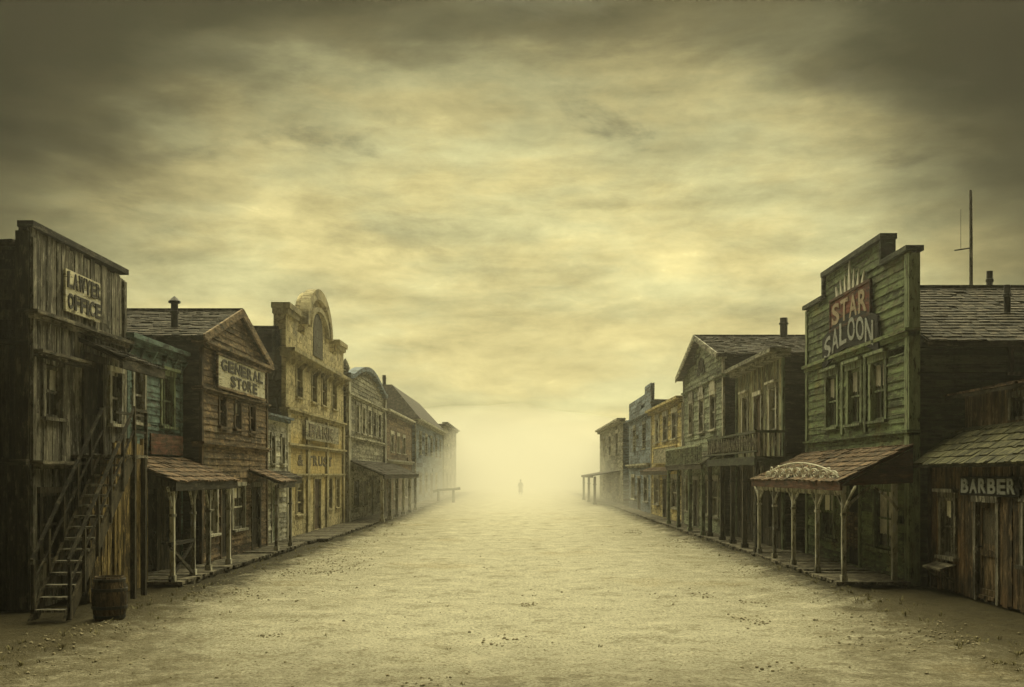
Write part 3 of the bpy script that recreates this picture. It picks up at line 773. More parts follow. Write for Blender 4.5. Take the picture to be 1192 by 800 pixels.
# --- saloon
h = House('saloon', 'tall green clapboard saloon with a stepped false front and scrollwork porch', 'building', 1, 9.0, 24.8, 33.7, 16)
UP = (26.95, 28.85, 30.95)
for Y in UP: h.opening(Y, 3.95, 1.05, 1.5)
for Y, w in ((26.5, 1.3), (31.4, 1.3)): h.opening(Y, .75, w, 1.5)
h.opening(29.1, .14, 1.4, 2.3)
c0, c1 = h.u(26.6), h.u(31.6)
zt = lambda u: 8.4 if c0 < u < c1 else 7.75
h.body(5.7, 'green_dark_h', [(0, 0), (h.L, 0), (h.L, 7.75), (c1, 7.75), (c1, 8.4), (c0, 8.4), (c0, 7.75), (0, 7.75)])
h.siding('h', 8.4, 'green_h', ztop=zt, width=.2)
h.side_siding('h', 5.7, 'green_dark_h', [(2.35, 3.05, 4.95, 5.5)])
h.window(0, 4.95, .7, .55, 'dark_v', 2, 1, curtain=.7, fr=h.sf, u=2.7)
m = MB(); m.box(h.sf, -.06, .2, -.08, .08, .02, 7.7, .9); m.build('corner_board', 'green_trim', h.root)
m = MB(); m.box(h.fr, 0, .2, -.1, .07, .02, 7.7, .8); m.build('corner_board', 'green_trim', h.root)
m = MB(); m.box(h.fr, h.L - .2, h.L, -.1, .07, .02, 7.7, .8); m.build('corner_board', 'green_trim', h.root)
m = MB()
m.box(h.fr, -.1, c0 - .12, -.28, .14, 7.75, 7.87, .3); m.box(h.fr, c1 + .12, h.L + .1, -.28, .14, 7.75, 7.87, .3); m.box(h.fr, c0 - .14, c1 + .14, -.28, .14, 8.4, 8.54, .3)
m.box(h.fr, c0 - .12, c0, -.25, .12, 7.76, 8.397, .3); m.box(h.fr, c1, c1 + .12, -.25, .12, 7.76, 8.397, .3); m.build('cap_board', 'green_dark_h', h.root)
h.cornice(5.98, 'green_h', .2, .16, name='belt_course')
h.cornice(3.62, 'green_h', .14, .12, name='belt_course')
for Y in UP: h.window(Y, 3.95, 1.05, 1.5, 'green_trim', 2, 2, curtain=.42, hood=True, wide=.15)
for Y in (27.9, 29.9): m = MB(); m.box(h.fr, h.u(Y) - .1, h.u(Y) + .1, 0, .07, 3.7, 5.7); m.build('pilaster', 'green_trim', h.root)
for Y, w in ((26.5, 1.3), (31.4, 1.3)): h.window(Y, .75, w, 1.5, 'green_trim', 2, 2, curtain=.8 if Y < 28 else .5, wide=.14)
m = MB(); m.box(h.fr, h.u(29.1) - .7, h.u(29.1) + .7, -.139, -.13, .14, 2.44, .2); m.build('doorway', 'sign_black', h.root)  # flat black sheet stands in for the unlit interior behind the doors
m = MB(); a, b = h.u(29.1) - .7, h.u(29.1) + .7
m.box(h.fr, a - .13, a, -.13, .08, .02, 2.44); m.box(h.fr, b, b + .13, -.13, .08, .02, 2.44); m.box(h.fr, a - .18, b + .18, -.13, .1, 2.44, 2.58); m.build('door_frame', 'green_trim', h.root)
for p, q in ((a + .02, (a + b) / 2 - .01), ((a + b) / 2 + .01, b - .02)):
    m = MB(); 
    for k in range(9): m.box(h.fr, p + .06, q - .06, -.06, -.03, .62 + k * .095, .62 + k * .095 + .07)
    m.box(h.fr, p, p + .06, -.07, -.02, .55, 1.55); m.box(h.fr, q - .06, q, -.07, -.02, .55, 1.55); m.box(h.fr, p + .061, q - .061, -.068, -.022, 1.48, 1.56); m.build('batwing_door', 'door_v', h.root)
# saloon roof behind the false front
P = h.fr.P; L = h.L; rf = None; sl = MB(); q = MB(); zr, ze = 7.65, 5.75
for a in (-.35, L + .35):
    sl.hexa([P(a, -.3, ze - .25), P(L / 2, -.3, zr - .12), P(L / 2, -16, zr - .12), P(a, -16, ze - .25), P(a, -.3, ze - .13), P(L / 2, -.3, zr), P(L / 2, -16, zr), P(a, -16, ze - .13)], .4)
    O = P(a, -.32, ze - .12); shingles(q, O, P(a, -16, ze - .12) - O, P(L / 2, -.32, zr + .01) - O)
rf = sl.build('roof', 'dark_h', h.root); q.build('shingles', 'roof_shingle', rf)
m = MB(); m.box(h.fr, L / 2 - .12, L / 2 + .12, -16, -.3, zr, zr + .08); m.build('ridge_board', 'dark_h', rf)
h.stovepipe(rf, L / 2 + .4, -3.95, 7.4, 8.2, .085, False); h.stovepipe(rf, 1.9, -3.1, 6.0, 7.3, .08, False)
# porch
pc = h.lean_roof(24.5, 33.75, 2.42, 3.28, 1.7, 'roof_rust', 'porch', under='soffit_red')
h.posts(pc, (24.75, 26.95, 29.3, 31.5, 33.5), 1.55, 2.32, 'pale_trim', .095, .85)
m = MB(); m.box(h.fr, .25, .37, .2, .32, .13, 2.6); m.build('post', 'pale_trim', pc)
m = MB(); u = h.u(24.75)
for d0, d1 in ((1.5, .95), (.3, .85)):
    pts = [h.fr.P(u, d0 + (d1 - d0) * k / 5, 1.75 + .55 * (k / 5) ** .7) for k in range(6)]
    for p, q in zip(pts[:-1], pts[1:]): m.beam(p, q, .05, .055)
m.build('side_bracket', 'pale_trim', pc)
m = MB(); a, b = h.u(24.75), h.u(33.5); m.box(h.fr, a, b, 1.5, 1.6, 2.22, 2.32, .3); m.build('beam', 'bare_h', pc)
m = MB(); n = 46
for k in range(n):
    x = a + (b - a) * (k + .5) / n; m.prism(h.fr, [(x - .09, 2.218), (x + .09, 2.218), (x + .07, 2.14), (x, 2.09), (x - .07, 2.14)], 1.53, 1.57)
m.build('fringe', 'pale_trim', pc)
m = MB(); e = F(P(a - .22, 0, 0), h.fr.N, -h.fr.U); m.prism(e, [(.05, 2.4), (1.7, 2.33), (.05, 3.18)], 0, .04); m.build('gable_board', 'soffit_red', pc)
# scrollwork cresting on the eave
m = MB(); x0, x1 = h.u(24.9), h.u(32.4); n = 9
def ringp(u, z, ru, rz, ph=0, frac=1., k=16, sp=0): return [P(u + ru * (1 - sp * j / k) * math.cos(ph + 2 * math.pi * frac * j / k), 1.62, z + rz * (1 - sp * j / k) * math.sin(ph + 2 * math.pi * frac * j / k)) for j in range(k + (0 if frac == 1. and not sp else 1))]
for k in range(n):
    s_ = (k + .5) / n; u = x0 + (x1 - x0) * s_; env = .6 + .4 * math.sin(math.pi * s_); rz = .15 * env
    m.tube(ringp(u, 2.47 + rz, .33, rz), .019, 6, closed=True)
    m.tube(ringp(u, 2.47 + rz, .2, rz * .6, 1.5 * (-1) ** k, 1.3, 16, .75), .014, 6)
    if k < n - 1: m.tube(ringp(u + (x1 - x0) / n / 2, 2.5 + 2 * rz, .13, .055 * env + .02), .015, 6, closed=True)
top = [P(x0 + (x1 - x0) * k / 30, 1.62, 2.52 + .38 * (math.sin(math.pi * k / 30)) ** .7) for k in range(31)]
m.tube(top, .018, 6); m.tube([P(x0 - .1, 1.62, 2.46), P(x1 + .1, 1.62, 2.46)], .03, 6); m.build('scrollwork', 'ornament_white', pc)
# porch furniture: bench beside the doors
# signs on the saloon
board, lf, w, hh = board_sign('sign_board', 'dark red panel reading STAR with white spikes on the green false front', h, 27.3, 30.75, 6.72, 7.5, 'sign_red', 'soffit_red', d=.09)
lettering(lf, 'STAR', -w / 2 + .2, w / 2 - .2, -.3, .3, .036, 'letter_cream', board, flip=True, bold=.02)
m = MB()
for k, (x, hgt, ww) in enumerate(((-1.1, .3, .1), (-.72, .42, .1), (-.36, .5, .1), (0, .78, .14), (.36, .5, .1), (.72, .42, .1), (1.1, .3, .1))):
    t_ = x * .35; m.prism(lf, [(x - ww, hh / 2 + .072), (x + ww, hh / 2 + .072), (x + t_ * .4, hh / 2 + .08 + hgt)], 0, .04, .6)
m.build('spike', 'ornament_white', board)
# arched black sign
fr = h.world_frame(); o0 = fr.P(h.u(29.1), .09, 6.2); lf = F((0, 0, 0), fr.U, fr.N)
arc = lambda s, z: (2.45 * (s - .5) * 2, -.42 + .5 * math.cos((s - .5) * 2 * 1.4) + z * .62 - .1)
m = MB(); K = 20
m.prism(lf, [arc(k / K, 1.25) for k in range(K + 1)] + [arc(k / K, -.22) for k in range(K, -1, -1)], .0, .05, .5)
board = m.build('arched_sign', 'sign_black'); board.location = o0; tag(board, 'arched black sign reading SALOON in grey letters', 'sign')
def am(s, z): s2 = .06 + .88 * s; return arc(s2, z)
lettering(lf, 'SALOON', 0, 1, 0, 1, .052, 'letter_pale', board, flip=True, mapf=am, bold=.015)
# pole on the roof
pl = thing('roof_pole', 'tall thin pole with a wire stay standing on the dark roof beside the saloon front', 'pole', (12.25, 29.2, 7.7))
m = MB(); m.tube([(0, 0, 0), (.0, 0, 1.3), (-.01, 0, 2.62)], [.05, .045, .04], 8, .7); m.build('mast', 'bare_v', pl)
m = MB(); m.tube([(-.45, 0, .98), (0, 0, 1.05)], .02, 6); m.tube([(-.28, 0, 1.0), (-.28, 0, 2.1)], .006, 6); m.build('stay', 'iron', pl)

# --- balcony building
h = House('balcony_house', 'ochre and grey board house with a dark posted balcony beyond the saloon', 'building', 1, 8.6, 35.0, 42.7, 14)
for Y in (36.5, 41.0): h.opening(Y, 4.1, .95, 1.45)
h.opening(38.8, 3.25, 1.1, 2.25)
for Y in (36.4, 41.): h.opening(Y, .8, 1.3, 1.5)
h.opening(38.8, .14, 1.2, 2.2)
h.body(6.5, 'brown_h'); h.siding('v', 6.5, 'straw_v', z0=3.2, width=.3); h.siding('v', 3.0, 'dark_v', z0=.05)
h.side_siding('h', 6.5, 'dark_h'); h.corner_boards(6.4, 'green_trim', .18)
h.cornice(6.72, 'grey_h', .3, .5)
for Y in (36.5, 41.0): h.window(Y, 4.1, .95, 1.45, 'pale_trim', 2, 2, hood=True, wide=.13)
h.door(38.8, 1.1, 2.2, 'door_v', 'pale_trim', 'glass', z0=3.25)
for Y in (36.4, 41.): h.window(Y, .8, 1.3, 1.5, 'dark_v', 2, 2)
h.door(38.8, 1.2, 2.15, 'gloom_v', 'dark_v')
h.shed_roof(6.55, 6.1, 'roof_shingle')
m = MB(); a, b = h.u(34.1), h.u(43.0)
n = 34
for k in range(n): m.box(h.fr, a + (b - a) * k / n, a + (b - a) * (k + 1) / n - .012, .05, 1.15, 3.12, 3.17)
m.box(h.fr, a, b, 1.1, 1.18, 2.9, 3.115, .2); m.box(h.fr, a, b, .05, .12, 2.9, 3.115, .2)
bal = m.build('balcony', 'green_dark_h', h.root)
m = MB(); m.box(h.fr, a, b, 1.04, 1.14, 3.92, 4.0, .9); m.box(h.fr, a, b, 1.06, 1.12, 3.3, 3.36); m.box(h.fr, a + .003, a + .07, .1, 1.04, 3.92, 3.997, .8); m.build('rail', 'green_dark_h', bal)
m = MB(); n = 22
for k in range(n):
    x = a + .06 + (b - a - .12) * k / (n - 1); m.box(h.fr, x - .025, x + .025, 1.065, 1.115, 3.361, 3.918)
    if k < n - 1:
        x2 = a + .06 + (b - a - .12) * (k + 1) / (n - 1); m.beam(h.fr.P(x, 1.09, 3.4), h.fr.P(x2, 1.09, 3.88), .03); m.beam(h.fr.P(x2, 1.092, 3.4), h.fr.P(x, 1.092, 3.88), .03)
for k in range(6): m.box(h.fr, a + .01, a + .06, .15 + k * .16, .2 + k * .16, 3.17, 3.918)
m.build('balustrade', 'bare_v', bal)
h.posts(bal, (34.25, 36.2, 38.2, 40.2, 42.8), 1.05, 3.0, 'dark_v', .15, .5)

# --- sage gable house
h = House('sage_gable_house', 'sage green gabled house with a fan ornament and arched windows beyond the balcony', 'building', 1, 8.2, 43.2, 53.9, 15)
UP = (45.6, 48.5, 51.4)
for Y in UP: h.opening(Y, 4.5, 1.1, 1.5)
for Y in (45.2, 47.6, 52.2): h.opening(Y, .8, 1.6, 1.6)
h.opening(50.0, .14, 1.3, 2.3)
zr, ze = 8.75, 7.4; gz = lambda u: zr - abs(u - h.L / 2) / (h.L / 2) * (zr - ze)
h.body(ze - .1, 'dark_h', [(0, 0), (h.L, 0), (h.L, ze), (h.L / 2, zr), (0, ze)])
h.siding('h', zr, 'sage_h', ztop=lambda u: gz(u) - .05, width=.22); h.side_siding('h', ze, 'dark_h'); h.corner_boards(7.35, 'pale_trim', .25)
rf = h.gable_roof(zr + .07, ze + .07, 'roof_shingle', .35, .35, 'grey_h'); h.stovepipe(rf, h.L / 2 - .4, -3.6, 8.4, 9.6, .17, False)
for Y in UP: h.window(Y, 4.5, 1.1, 1.5, 'pale_trim', 2, 2, arch=True, wide=.15)
for Y in (45.2, 47.6, 52.2): h.window(Y, .8, 1.6, 1.6, 'pale_trim', 2, 2, wide=.15)
h.door(50.0, 1.3, 2.2, 'dark_v', 'pale_trim')
m = MB(); c = h.L / 2
for k in range(5):
    a = math.pi * (k + .5) / 5; m.prism(h.fr, [(c + .25 * math.cos(a), 7.0 + .2 * math.sin(a)), (c + 1.1 * math.cos(a - .2), 7.0 + .85 * math.sin(a - .2)), (c + 1.1 * math.cos(a + .2), 7.0 + .85 * math.sin(a + .2))], .036, .07, .2)
m.build('fan_ornament', 'dark_h', h.root)
h.cornice(6.65, 'sage_h', .16, .14, name='belt_course')
pc = h.lean_roof(43.3, 53.8, 3.0, 3.6, .9, 'roof_moss', 'awning'); h.posts(pc, (43.5, 46.9, 50.3, 53.6), .8, 2.85, 'green_trim', .14, .4)
q = MB(); a, b = h.u(43.4), h.u(53.7); q.box(h.fr, a, b, .88, .95, 3.75, 3.84)
for k in range(24): x = a + (b - a) * k / 23; q.box(h.fr, x - .03, x + .03, .89, .94, 3.0, 3.75)
q.build('railing', 'sage_h', pc)

# --- straw coloured shop
h = House('straw_shop', 'straw yellow flat topped shop with three white framed upper windows on the right', 'building', 1, 8.2, 54.1, 67.3, 14)
UP = (57.0, 60.6, 64.2)
for Y in UP: h.opening(Y, 4.5, 1.5, 1.4)
for Y in (57., 64.5): h.opening(Y, .8, 2.1, 1.6)
h.opening(60.7, .14, 1.6, 2.3)
h.body(6.3, 'brown_h'); h.siding('h', 6.3, 'straw_h', width=.25); h.side_siding('h', 6.3, 'brown_h'); h.corner_boards(6.2, 'pale_trim', .3); h.cornice(6.55, 'straw_h', .3, .4)
for Y in UP: h.window(Y, 4.5, 1.5, 1.4, 'pale_trim', 2, 2, wide=.25)
for Y in (57., 64.5): h.window(Y, .8, 2.1, 1.6, 'pale_trim', 2, 2, wide=.2)
h.door(60.7, 1.6, 2.2, 'dark_v', 'pale_trim', 'glass'); h.shed_roof(6.4, 6.9, 'roof_shingle')
pc = h.lean_roof(54.3, 67.1, 2.75, 3.0, .7, 'roof_rust', 'awning')
board, lf, w, hh = board_sign('sign_board', 'blank grey panel over the awning of the straw yellow shop', h, 56., 65.2, 3.25, 4.1, 'sign_grey', 'straw_h', d=.08)

# --- slate false front
h = House('slate_false_front', 'tall slate blue false front rising above the straw yellow shop', 'building', 1, 8.2, 67.5, 81, 13)
for Y in (71, 77.): h.opening(Y, 4.3, 1.4, 1.6)
for Y in (70., 78.): h.opening(Y, .8, 2., 1.6)
h.opening(74., .14, 1.6, 2.3)
pf = lambda u: 7.9 + .7 * (1 - abs(u - h.L / 2) / (h.L / 2)) * 0 + (.45 if .25 * h.L > u else 0)
h.body(7.2, 'slate_h', [(0, 0), (h.L, 0), (h.L, 7.9), (.25 * h.L, 7.9), (.25 * h.L, 8.35), (0, 8.35)])
h.siding('h', 8.35, 'slate_h', ztop=pf, width=.28); h.side_siding('h', 7.2, 'slate_h'); h.cornice(6.6, 'slate_h', .25, .25, name='belt_course'); h.cornice(3.3, 'grey_h', .25, .3, name='belt_course')
for Y in (71, 77.): h.window(Y, 4.3, 1.4, 1.6, 'grey_h', 2, 2, wide=.2)
for Y in (70., 78.): h.window(Y, .8, 2., 1.6, 'pale_trim', 2, 2, wide=.2)
h.door(74., 1.6, 2.2, 'dark_v', 'pale_trim'); h.shed_roof(7.3, 7.0, 'roof_shingle')

# --- hazy row end
h = House('hazy_right_shop', 'pale hazy shop with a dark awning jutting over the right side of the street', 'building', 1, 8.2, 86, 111, 13)
for Y in (91, 98, 105.): h.opening(Y, 4.3, 2., 1.8); h.opening(Y, .9, 2.2, 1.6)
h.body(6.8, 'grey_h'); h.siding('h', 6.8, 'grey_h', width=.35); h.side_siding('h', 6.8, 'slate_h'); h.cornice(7.1, 'grey_h', .4, .5)
for Y in (91, 98, 105.): h.window(Y, 4.3, 2., 1.8, 'pale_trim', 2, 2, wide=.25); h.window(Y, .9, 2.2, 1.6, 'grey_h', 2, 2)
h.shed_roof(6.9, 6.6, 'roof_shingle')
pc = h.lean_roof(88, 104, 2.5, 2.9, 2.3, 'dark_h', 'awning', shing=False); h.posts(pc, (88.3, 96., 103.7), 2.1, 2.4, 'dark_v', .2)
# ================================================================== STREET THINGS
bl = thing('barrel', 'dark old wooden barrel standing in the dirt by the foot of the staircase', 'barrel', (-7.35, 19.2, .0))
pr = [(.27 + .065 * math.sin(math.pi * k / 10), .84 * k / 10) for k in range(11)]
m = MB(); m.lathe((0, 0, 0), pr + [(.245, .84), (.24, .8), (.01, .79)], 22); m.build('staves', 'brown_v', bl)
for z in (.07, .25, .59, .77):
    r = .27 + .065 * math.sin(math.pi * z / .84); m = MB(); m.lathe((0, 0, 0), [(r + .004, z - .03), (r + .012, z - .028), (r + .012, z + .028), (r + .004, z + .03)], 22, .4); m.build('hoop', 'iron', bl)
bl.scale = (.92, .92, .92)
hr = thing('hitching_rail', 'dark hitching rail with drooping ends at the left edge of the hazy street', 'hitching rail', (-6.75, 98, 0))
m = MB(); m.tube([(-1.25, 0, 1.0), (-.7, 0, 1.14), (0, 0, 1.2), (.6, 0, 1.22), (1.25, 0, 1.3)], [.12, .1, .1, .1, .13], 8); m.build('rail', 'gloom_v', hr)
for x in (-.75, .6): m = MB(); m.tube([(x, 0, 0), (x * 1.03, 0, 1.25)], [.13, .1], 8); m.build('post', 'gloom_v', hr)
# distant figure
ps = bpy.data.meshes.new('person'); bm = bmesh.new()
J = [((0, 0, .98), .15), ((0, 0, 1.2), .16), ((0, 0, 1.42), .17), ((0, 0, 1.55), .065), ((0, -.01, 1.66), .10), ((0, -.01, 1.78), .09),
     ((.2, 0, 1.45), .075), ((.29, .02, 1.18), .055), ((.3, -.06, .93), .045), ((-.2, 0, 1.45), .075), ((-.29, .02, 1.18), .055), ((-.3, -.06, .93), .045),
     ((.1, 0, .9), .1), ((.12, -.06, .5), .075), ((.13, .03, .1), .055), ((.13, -.12, .05), .05), ((-.1, 0, .9), .1), ((-.12, .04, .5), .075), ((-.13, .12, .1), .055), ((-.13, -.02, .05), .05)]
E_ = [(0, 1), (1, 2), (2, 3), (3, 4), (4, 5), (2, 6), (6, 7), (7, 8), (2, 9), (9, 10), (10, 11), (0, 12), (12, 13), (13, 14), (14, 15), (0, 16), (16, 17), (17, 18), (18, 19)]
ps.from_pydata([j[0] for j in J], E_, [])
po = bpy.data.objects.new('person', ps); C.objects.link(po); po.location = (.0, 132, 0.02)
md = po.modifiers.new('skin', 'SKIN'); po.modifiers.new('sub', 'SUBSURF').levels = 1
for k, j in enumerate(J): ps.skin_vertices[0].data[k].radius = (j[1], j[1])
ps.skin_vertices[0].data[0].use_root = True
ps.materials.append(MATS['cloth_dark']); tag(po, 'lone person in a long dark coat and brimmed hat far down the empty street', 'person')
m = MB(); m.lathe((0, 0, 0), [(.30, .35), (.27, .7), (.2, 1.05), (.23, 1.35), (.2, 1.5), (.09, 1.56)], 14); m.build('coat', 'cloth_dark', po, True)
m = MB(); m.lathe((0, -.01, 0), [(.03, 1.76), (.22, 1.77), (.22, 1.785), (.115, 1.79), (.1, 1.93), (.03, 1.95)], 14); m.build('hat', 'cloth_dark', po, True)

# boardwalks
def walk(name, x0, x1, Y0, Y1, seed):
    m = MB(); y = Y0; fr = F((0, 0, 0), (0, 1, 0), (1, 0, 0))
    while y < Y1:
        w = R.uniform(.2, .3) * (1 if y < 60 else 2.2); a, b = x0 + R.uniform(-.07, .05), x1 + R.uniform(-.05, .07)
        dz = R.uniform(-.012, .012)
        if R.random() > .03: m.box(fr, y, y + w - .015, a, b, .06 + dz, .125 + dz)
        y += w
    for x in (x0 + .1, x1 - .1): m.box(fr, Y0, Y1, x - .05, x + .05, -.05, .058, .3)
    return tag(m.build(name, 'deck'), kind='structure')
walk('boardwalk', -9.25, -7.8, 24.7, 41, 1); walk('boardwalk', -9.05, -7.45, 41.2, 150, 2)
walk('boardwalk', 7.3, 8.95, 24.6, 43, 3); walk('boardwalk', 7.2, 8.2, 43.2, 140, 4)
# ================================================================== GROUND
def gz(x, y):
    ax = abs(x)
    z = .05 * noise.noise((x * .5, y * .35, 3.1)) + .035 * noise.noise((x * 1.7, y * 1.3, 7.7)) + .022 * noise.noise((x * 4.3, y * 3.9, 1.7))
    z += .07 * math.exp(-((ax - 6.9 + .4 * noise.noise((y * .4, 5, x * .02))) / .45) ** 2) * (.5 + .5 * noise.noise((x * .8, y * .6, 9)))
    for r in (-2.1, -.6, 1.5, 3.0): z -= .022 * math.exp(-((x - r - .5 * noise.noise((y * .06, r, 0))) / .13) ** 2)
    if ax > 6: z += min(1, (ax - 6) * 1.5) * (.05 * noise.noise((x * 2.1, y * 2.3, 4.4)) + .045 * noise.noise((x * 5.1, y * 4.7, 2.2)))
    f = max(0, min(1, (ax - 8.3) / 1.0)); z *= 1 - .8 * f
    return z * max(.0, min(1., (400 - y) / 300)) - (.03 if ax > 7.4 else 0) * min(1, (ax - 7.2))
def axis(segs):
    out = []
    for a, b, st in segs:
        n = max(1, round((b - a) / st)); out += [a + (b - a) * k / n for k in range(n)]
    return out + [segs[-1][1]]
xs = axis([(-900, -300, 150), (-300, -60, 40), (-60, -12, 4), (-12, 12, .16), (12, 60, 4), (60, 300, 40), (300, 900, 150)])
ys = axis([(-50, 8, 4), (8, 32, .16), (32, 70, .4), (70, 200, 2), (200, 400, 20), (400, 1500, 100)])
me = bpy.data.meshes.new('ground'); nx = len(xs)
me.from_pydata([(x, y, gz(x, y)) for y in ys for x in xs], [], [(j * nx + i, j * nx + i + 1, (j + 1) * nx + i + 1, (j + 1) * nx + i) for j in range(len(ys) - 1) for i in range(nx - 1)])
me.polygons.foreach_set('use_smooth', [True] * len(me.polygons))
gm, t, p, _ = new_mat('ground_sand')
tc = t.n('ShaderNodeTexCoord').outputs['Object']; sx = t.n('ShaderNodeSeparateXYZ'); t.put(sx.inputs[0], tc)
n1 = t.noise(tc, .45, 6, .65); n2 = t.noise(tc, 2.4, 6, .72); n3 = t.noise(tc, 11, 5, .75); n4 = t.noise(tc, 38, 3, .7)
col = t.mix(t.step(n2, .3, .7), (.40, .37, .265), (.60, .565, .42))
col = t.mix(t.step(n1, .42, .7, 0, .55), col, (.44, .40, .27))
col = t.mix(t.step(n3, .5, .68, 0, .7), col, (.22, .195, .12))
col = t.mix(t.step(n3, .46, .32, 0, .5), col, (.60, .57, .43))
col = t.mix(t.step(n4, .52, .68, 0, .5), col, (.19, .17, .105))
ctr = t.step(t.m('ADD', t.m('ABSOLUTE', sx.outputs[0]), t.m('MULTIPLY', t.m('SUBTRACT', n1, .5), 6.)), 6.5, 1.5)
col = t.mix(t.m('MULTIPLY', ctr, .55), col, t.mix(n3, (.66, .63, .48), (.86, .82, .65)))
warm = t.noise(tc, .22, 5, .6); col = t.mix(t.step(warm, .55, .7, 0, .45), col, (.50, .40, .22))
spk = t.noise(tc, 21, 4, .8); col = t.mix(t.step(spk, .53, .6, 0, .8), col, (.17, .14, .08)); col = t.mix(t.step(spk, .46, .40, 0, .75), col, (.82, .78, .62))
mott = t.noise(tc, 1.15, 7, .78); col = t.mix(t.step(mott, .52, .62, 0, .5), col, (.22, .185, .105)); col = t.mix(t.step(mott, .47, .38, 0, .5), col, (.80, .75, .58))
edge = t.m('ADD', t.m('ABSOLUTE', sx.outputs[0]), t.m('MULTIPLY', t.m('ADD', t.m('SUBTRACT', n1, .5), t.m('SUBTRACT', n2, .5)), 2.2))
soil = t.mix(n3, (.025, .022, .013), (.085, .072, .042))
col = t.mix(t.m('MULTIPLY', t.m('MULTIPLY', t.step(edge, 5.9, 7.3, 0, .95), t.step(edge, 26, 14)), t.step(sx.outputs[1], 190., 120.)), col, soil)
near = t.m('MAXIMUM', t.step(t.m('ADD', sx.outputs[1], t.m('MULTIPLY', n1, 5.)), 20.5, 14.), t.step(t.m('ADD', edge, t.m('MULTIPLY', t.m('SUBTRACT', 20., sx.outputs[1]), .35)), 5.2, 7.))  # vignette painted into the ground colour: darker foreground and lower corners
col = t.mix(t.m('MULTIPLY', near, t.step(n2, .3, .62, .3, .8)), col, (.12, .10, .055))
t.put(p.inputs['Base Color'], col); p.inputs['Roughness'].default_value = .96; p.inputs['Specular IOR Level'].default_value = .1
bump(t, p, t.m('ADD', t.m('MULTIPLY', n2, 2.2), t.m('ADD', t.m('MULTIPLY', n3, 1.3), t.m('ADD', t.m('MULTIPLY', spk, .8), t.m('MULTIPLY', n4, .5)))), 1., .11)
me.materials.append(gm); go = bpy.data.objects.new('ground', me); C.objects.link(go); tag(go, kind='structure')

# gravel and dry weeds
m = MB()
def peb(x, y, s):
    c = Vector((x, y, gz(x, y) + s * .2)); a = R.random() * 6.28
    pts = []
    for z, r in ((-.4, .8), (.35, .75)):
        for k in range(5):
            q = a + 6.28 * k / 5; rr = r * R.uniform(.7, 1.1) * s; pts.append(c + Vector((rr * math.cos(q), rr * math.sin(q), z * s * R.uniform(.6, 1))))
    b = len(m.v); m.v += pts + [c + Vector((0, 0, s * .6))]; tn = R.random()
    for k in range(5):
        k2 = (k + 1) % 5; m.f.append((b + k, b + k2, b + 5 + k2, b + 5 + k)); m.f.append((b + 5 + k, b + 5 + k2, b + 10)); m.t += [tn, tn]
spots = [(R.choice((-1, 1)) * R.uniform(4.6, 7.2), 13 + 40 * R.random() ** 1.4, R.uniform(.25, .9)) for k in range(46)] + [(R.uniform(-4.5, 4.5), 13 + 14 * R.random(), R.uniform(.2, .5)) for k in range(7)]
for k in range(7000):
    q = R.random()
    if q < .62: sx_, sy_, sr = R.choice(spots); x = R.gauss(sx_, sr * .6); y = R.gauss(sy_, sr)
    elif q < .9: x = R.choice((-1, 1)) * R.gauss(6.9, .6); y = 12 + 75 * R.random() ** 2
    else: x = R.uniform(-8, 8); y = 12 + 40 * R.random() ** 2
    if y > 11: peb(x, y, .006 + .034 * R.random() ** 4)
tag(m.build('gravel', 'stone_grit'), kind='stuff')
m = MB()
for k in range(620):
    if R.random() < .97: x = R.choice((-1, 1)) * R.gauss(7.1, .35); y = 13 + 90 * R.random() ** 1.8
    else: x = R.uniform(-9, 9); y = 12.5 + 12 * R.random() ** 2
    if -7.9 < x < -6.8 and 18.7 < y < 19.7: continue
    z = gz(x, y); hh = R.uniform(.03, .13) * (1 if abs(x) > 6 else .6)
    for b_ in range(R.randint(4, 11)):
        a = R.random() * 6.28; l = R.uniform(.3, 1.) * hh; d = Vector((math.cos(a), math.sin(a), 0)); o = Vector((x, y, z - .01)) + d * R.uniform(0, .07); s_ = Vector((-d.y, d.x, 0)) * .008
        tip = o + d * l * .7 + Vector((0, 0, l)); mid = o + d * l * .25 + Vector((0, 0, l * .6))
        m.face([o - s_, o + s_, mid + s_ * .8, mid - s_ * .8], R.random()); m.face([mid - s_ * .8, mid + s_ * .8, tip], R.random())
tag(m.build('weeds', 'dry_stalk'), kind='stuff')

# ================================================================== HAZE, SKY, LIGHT, CAMERA
m = MB(); fr = F((0, 0, 0), (0, 1, 0), (1, 0, 0)); m.box(fr, -60, 1550, -950, 950, -1.2, 15.4)
hm = bpy.data.materials.new('haze_air'); hm.use_nodes = True; hm.node_tree.nodes.clear(); ht = NT(hm.node_tree)
ho = ht.n('ShaderNodeOutputMaterial'); pv = ht.n('ShaderNodeVolumePrincipled')
pv.inputs['Color'].default_value = (.95, .92, .82, 1); pv.inputs['Density'].default_value = .0008; pv.inputs['Anisotropy'].default_value = .75
ht.t.links.new(pv.outputs[0], ho.inputs['Volume']); MATS['haze_air'] = hm
tag(m.build('haze', 'haze_air'), kind='stuff')
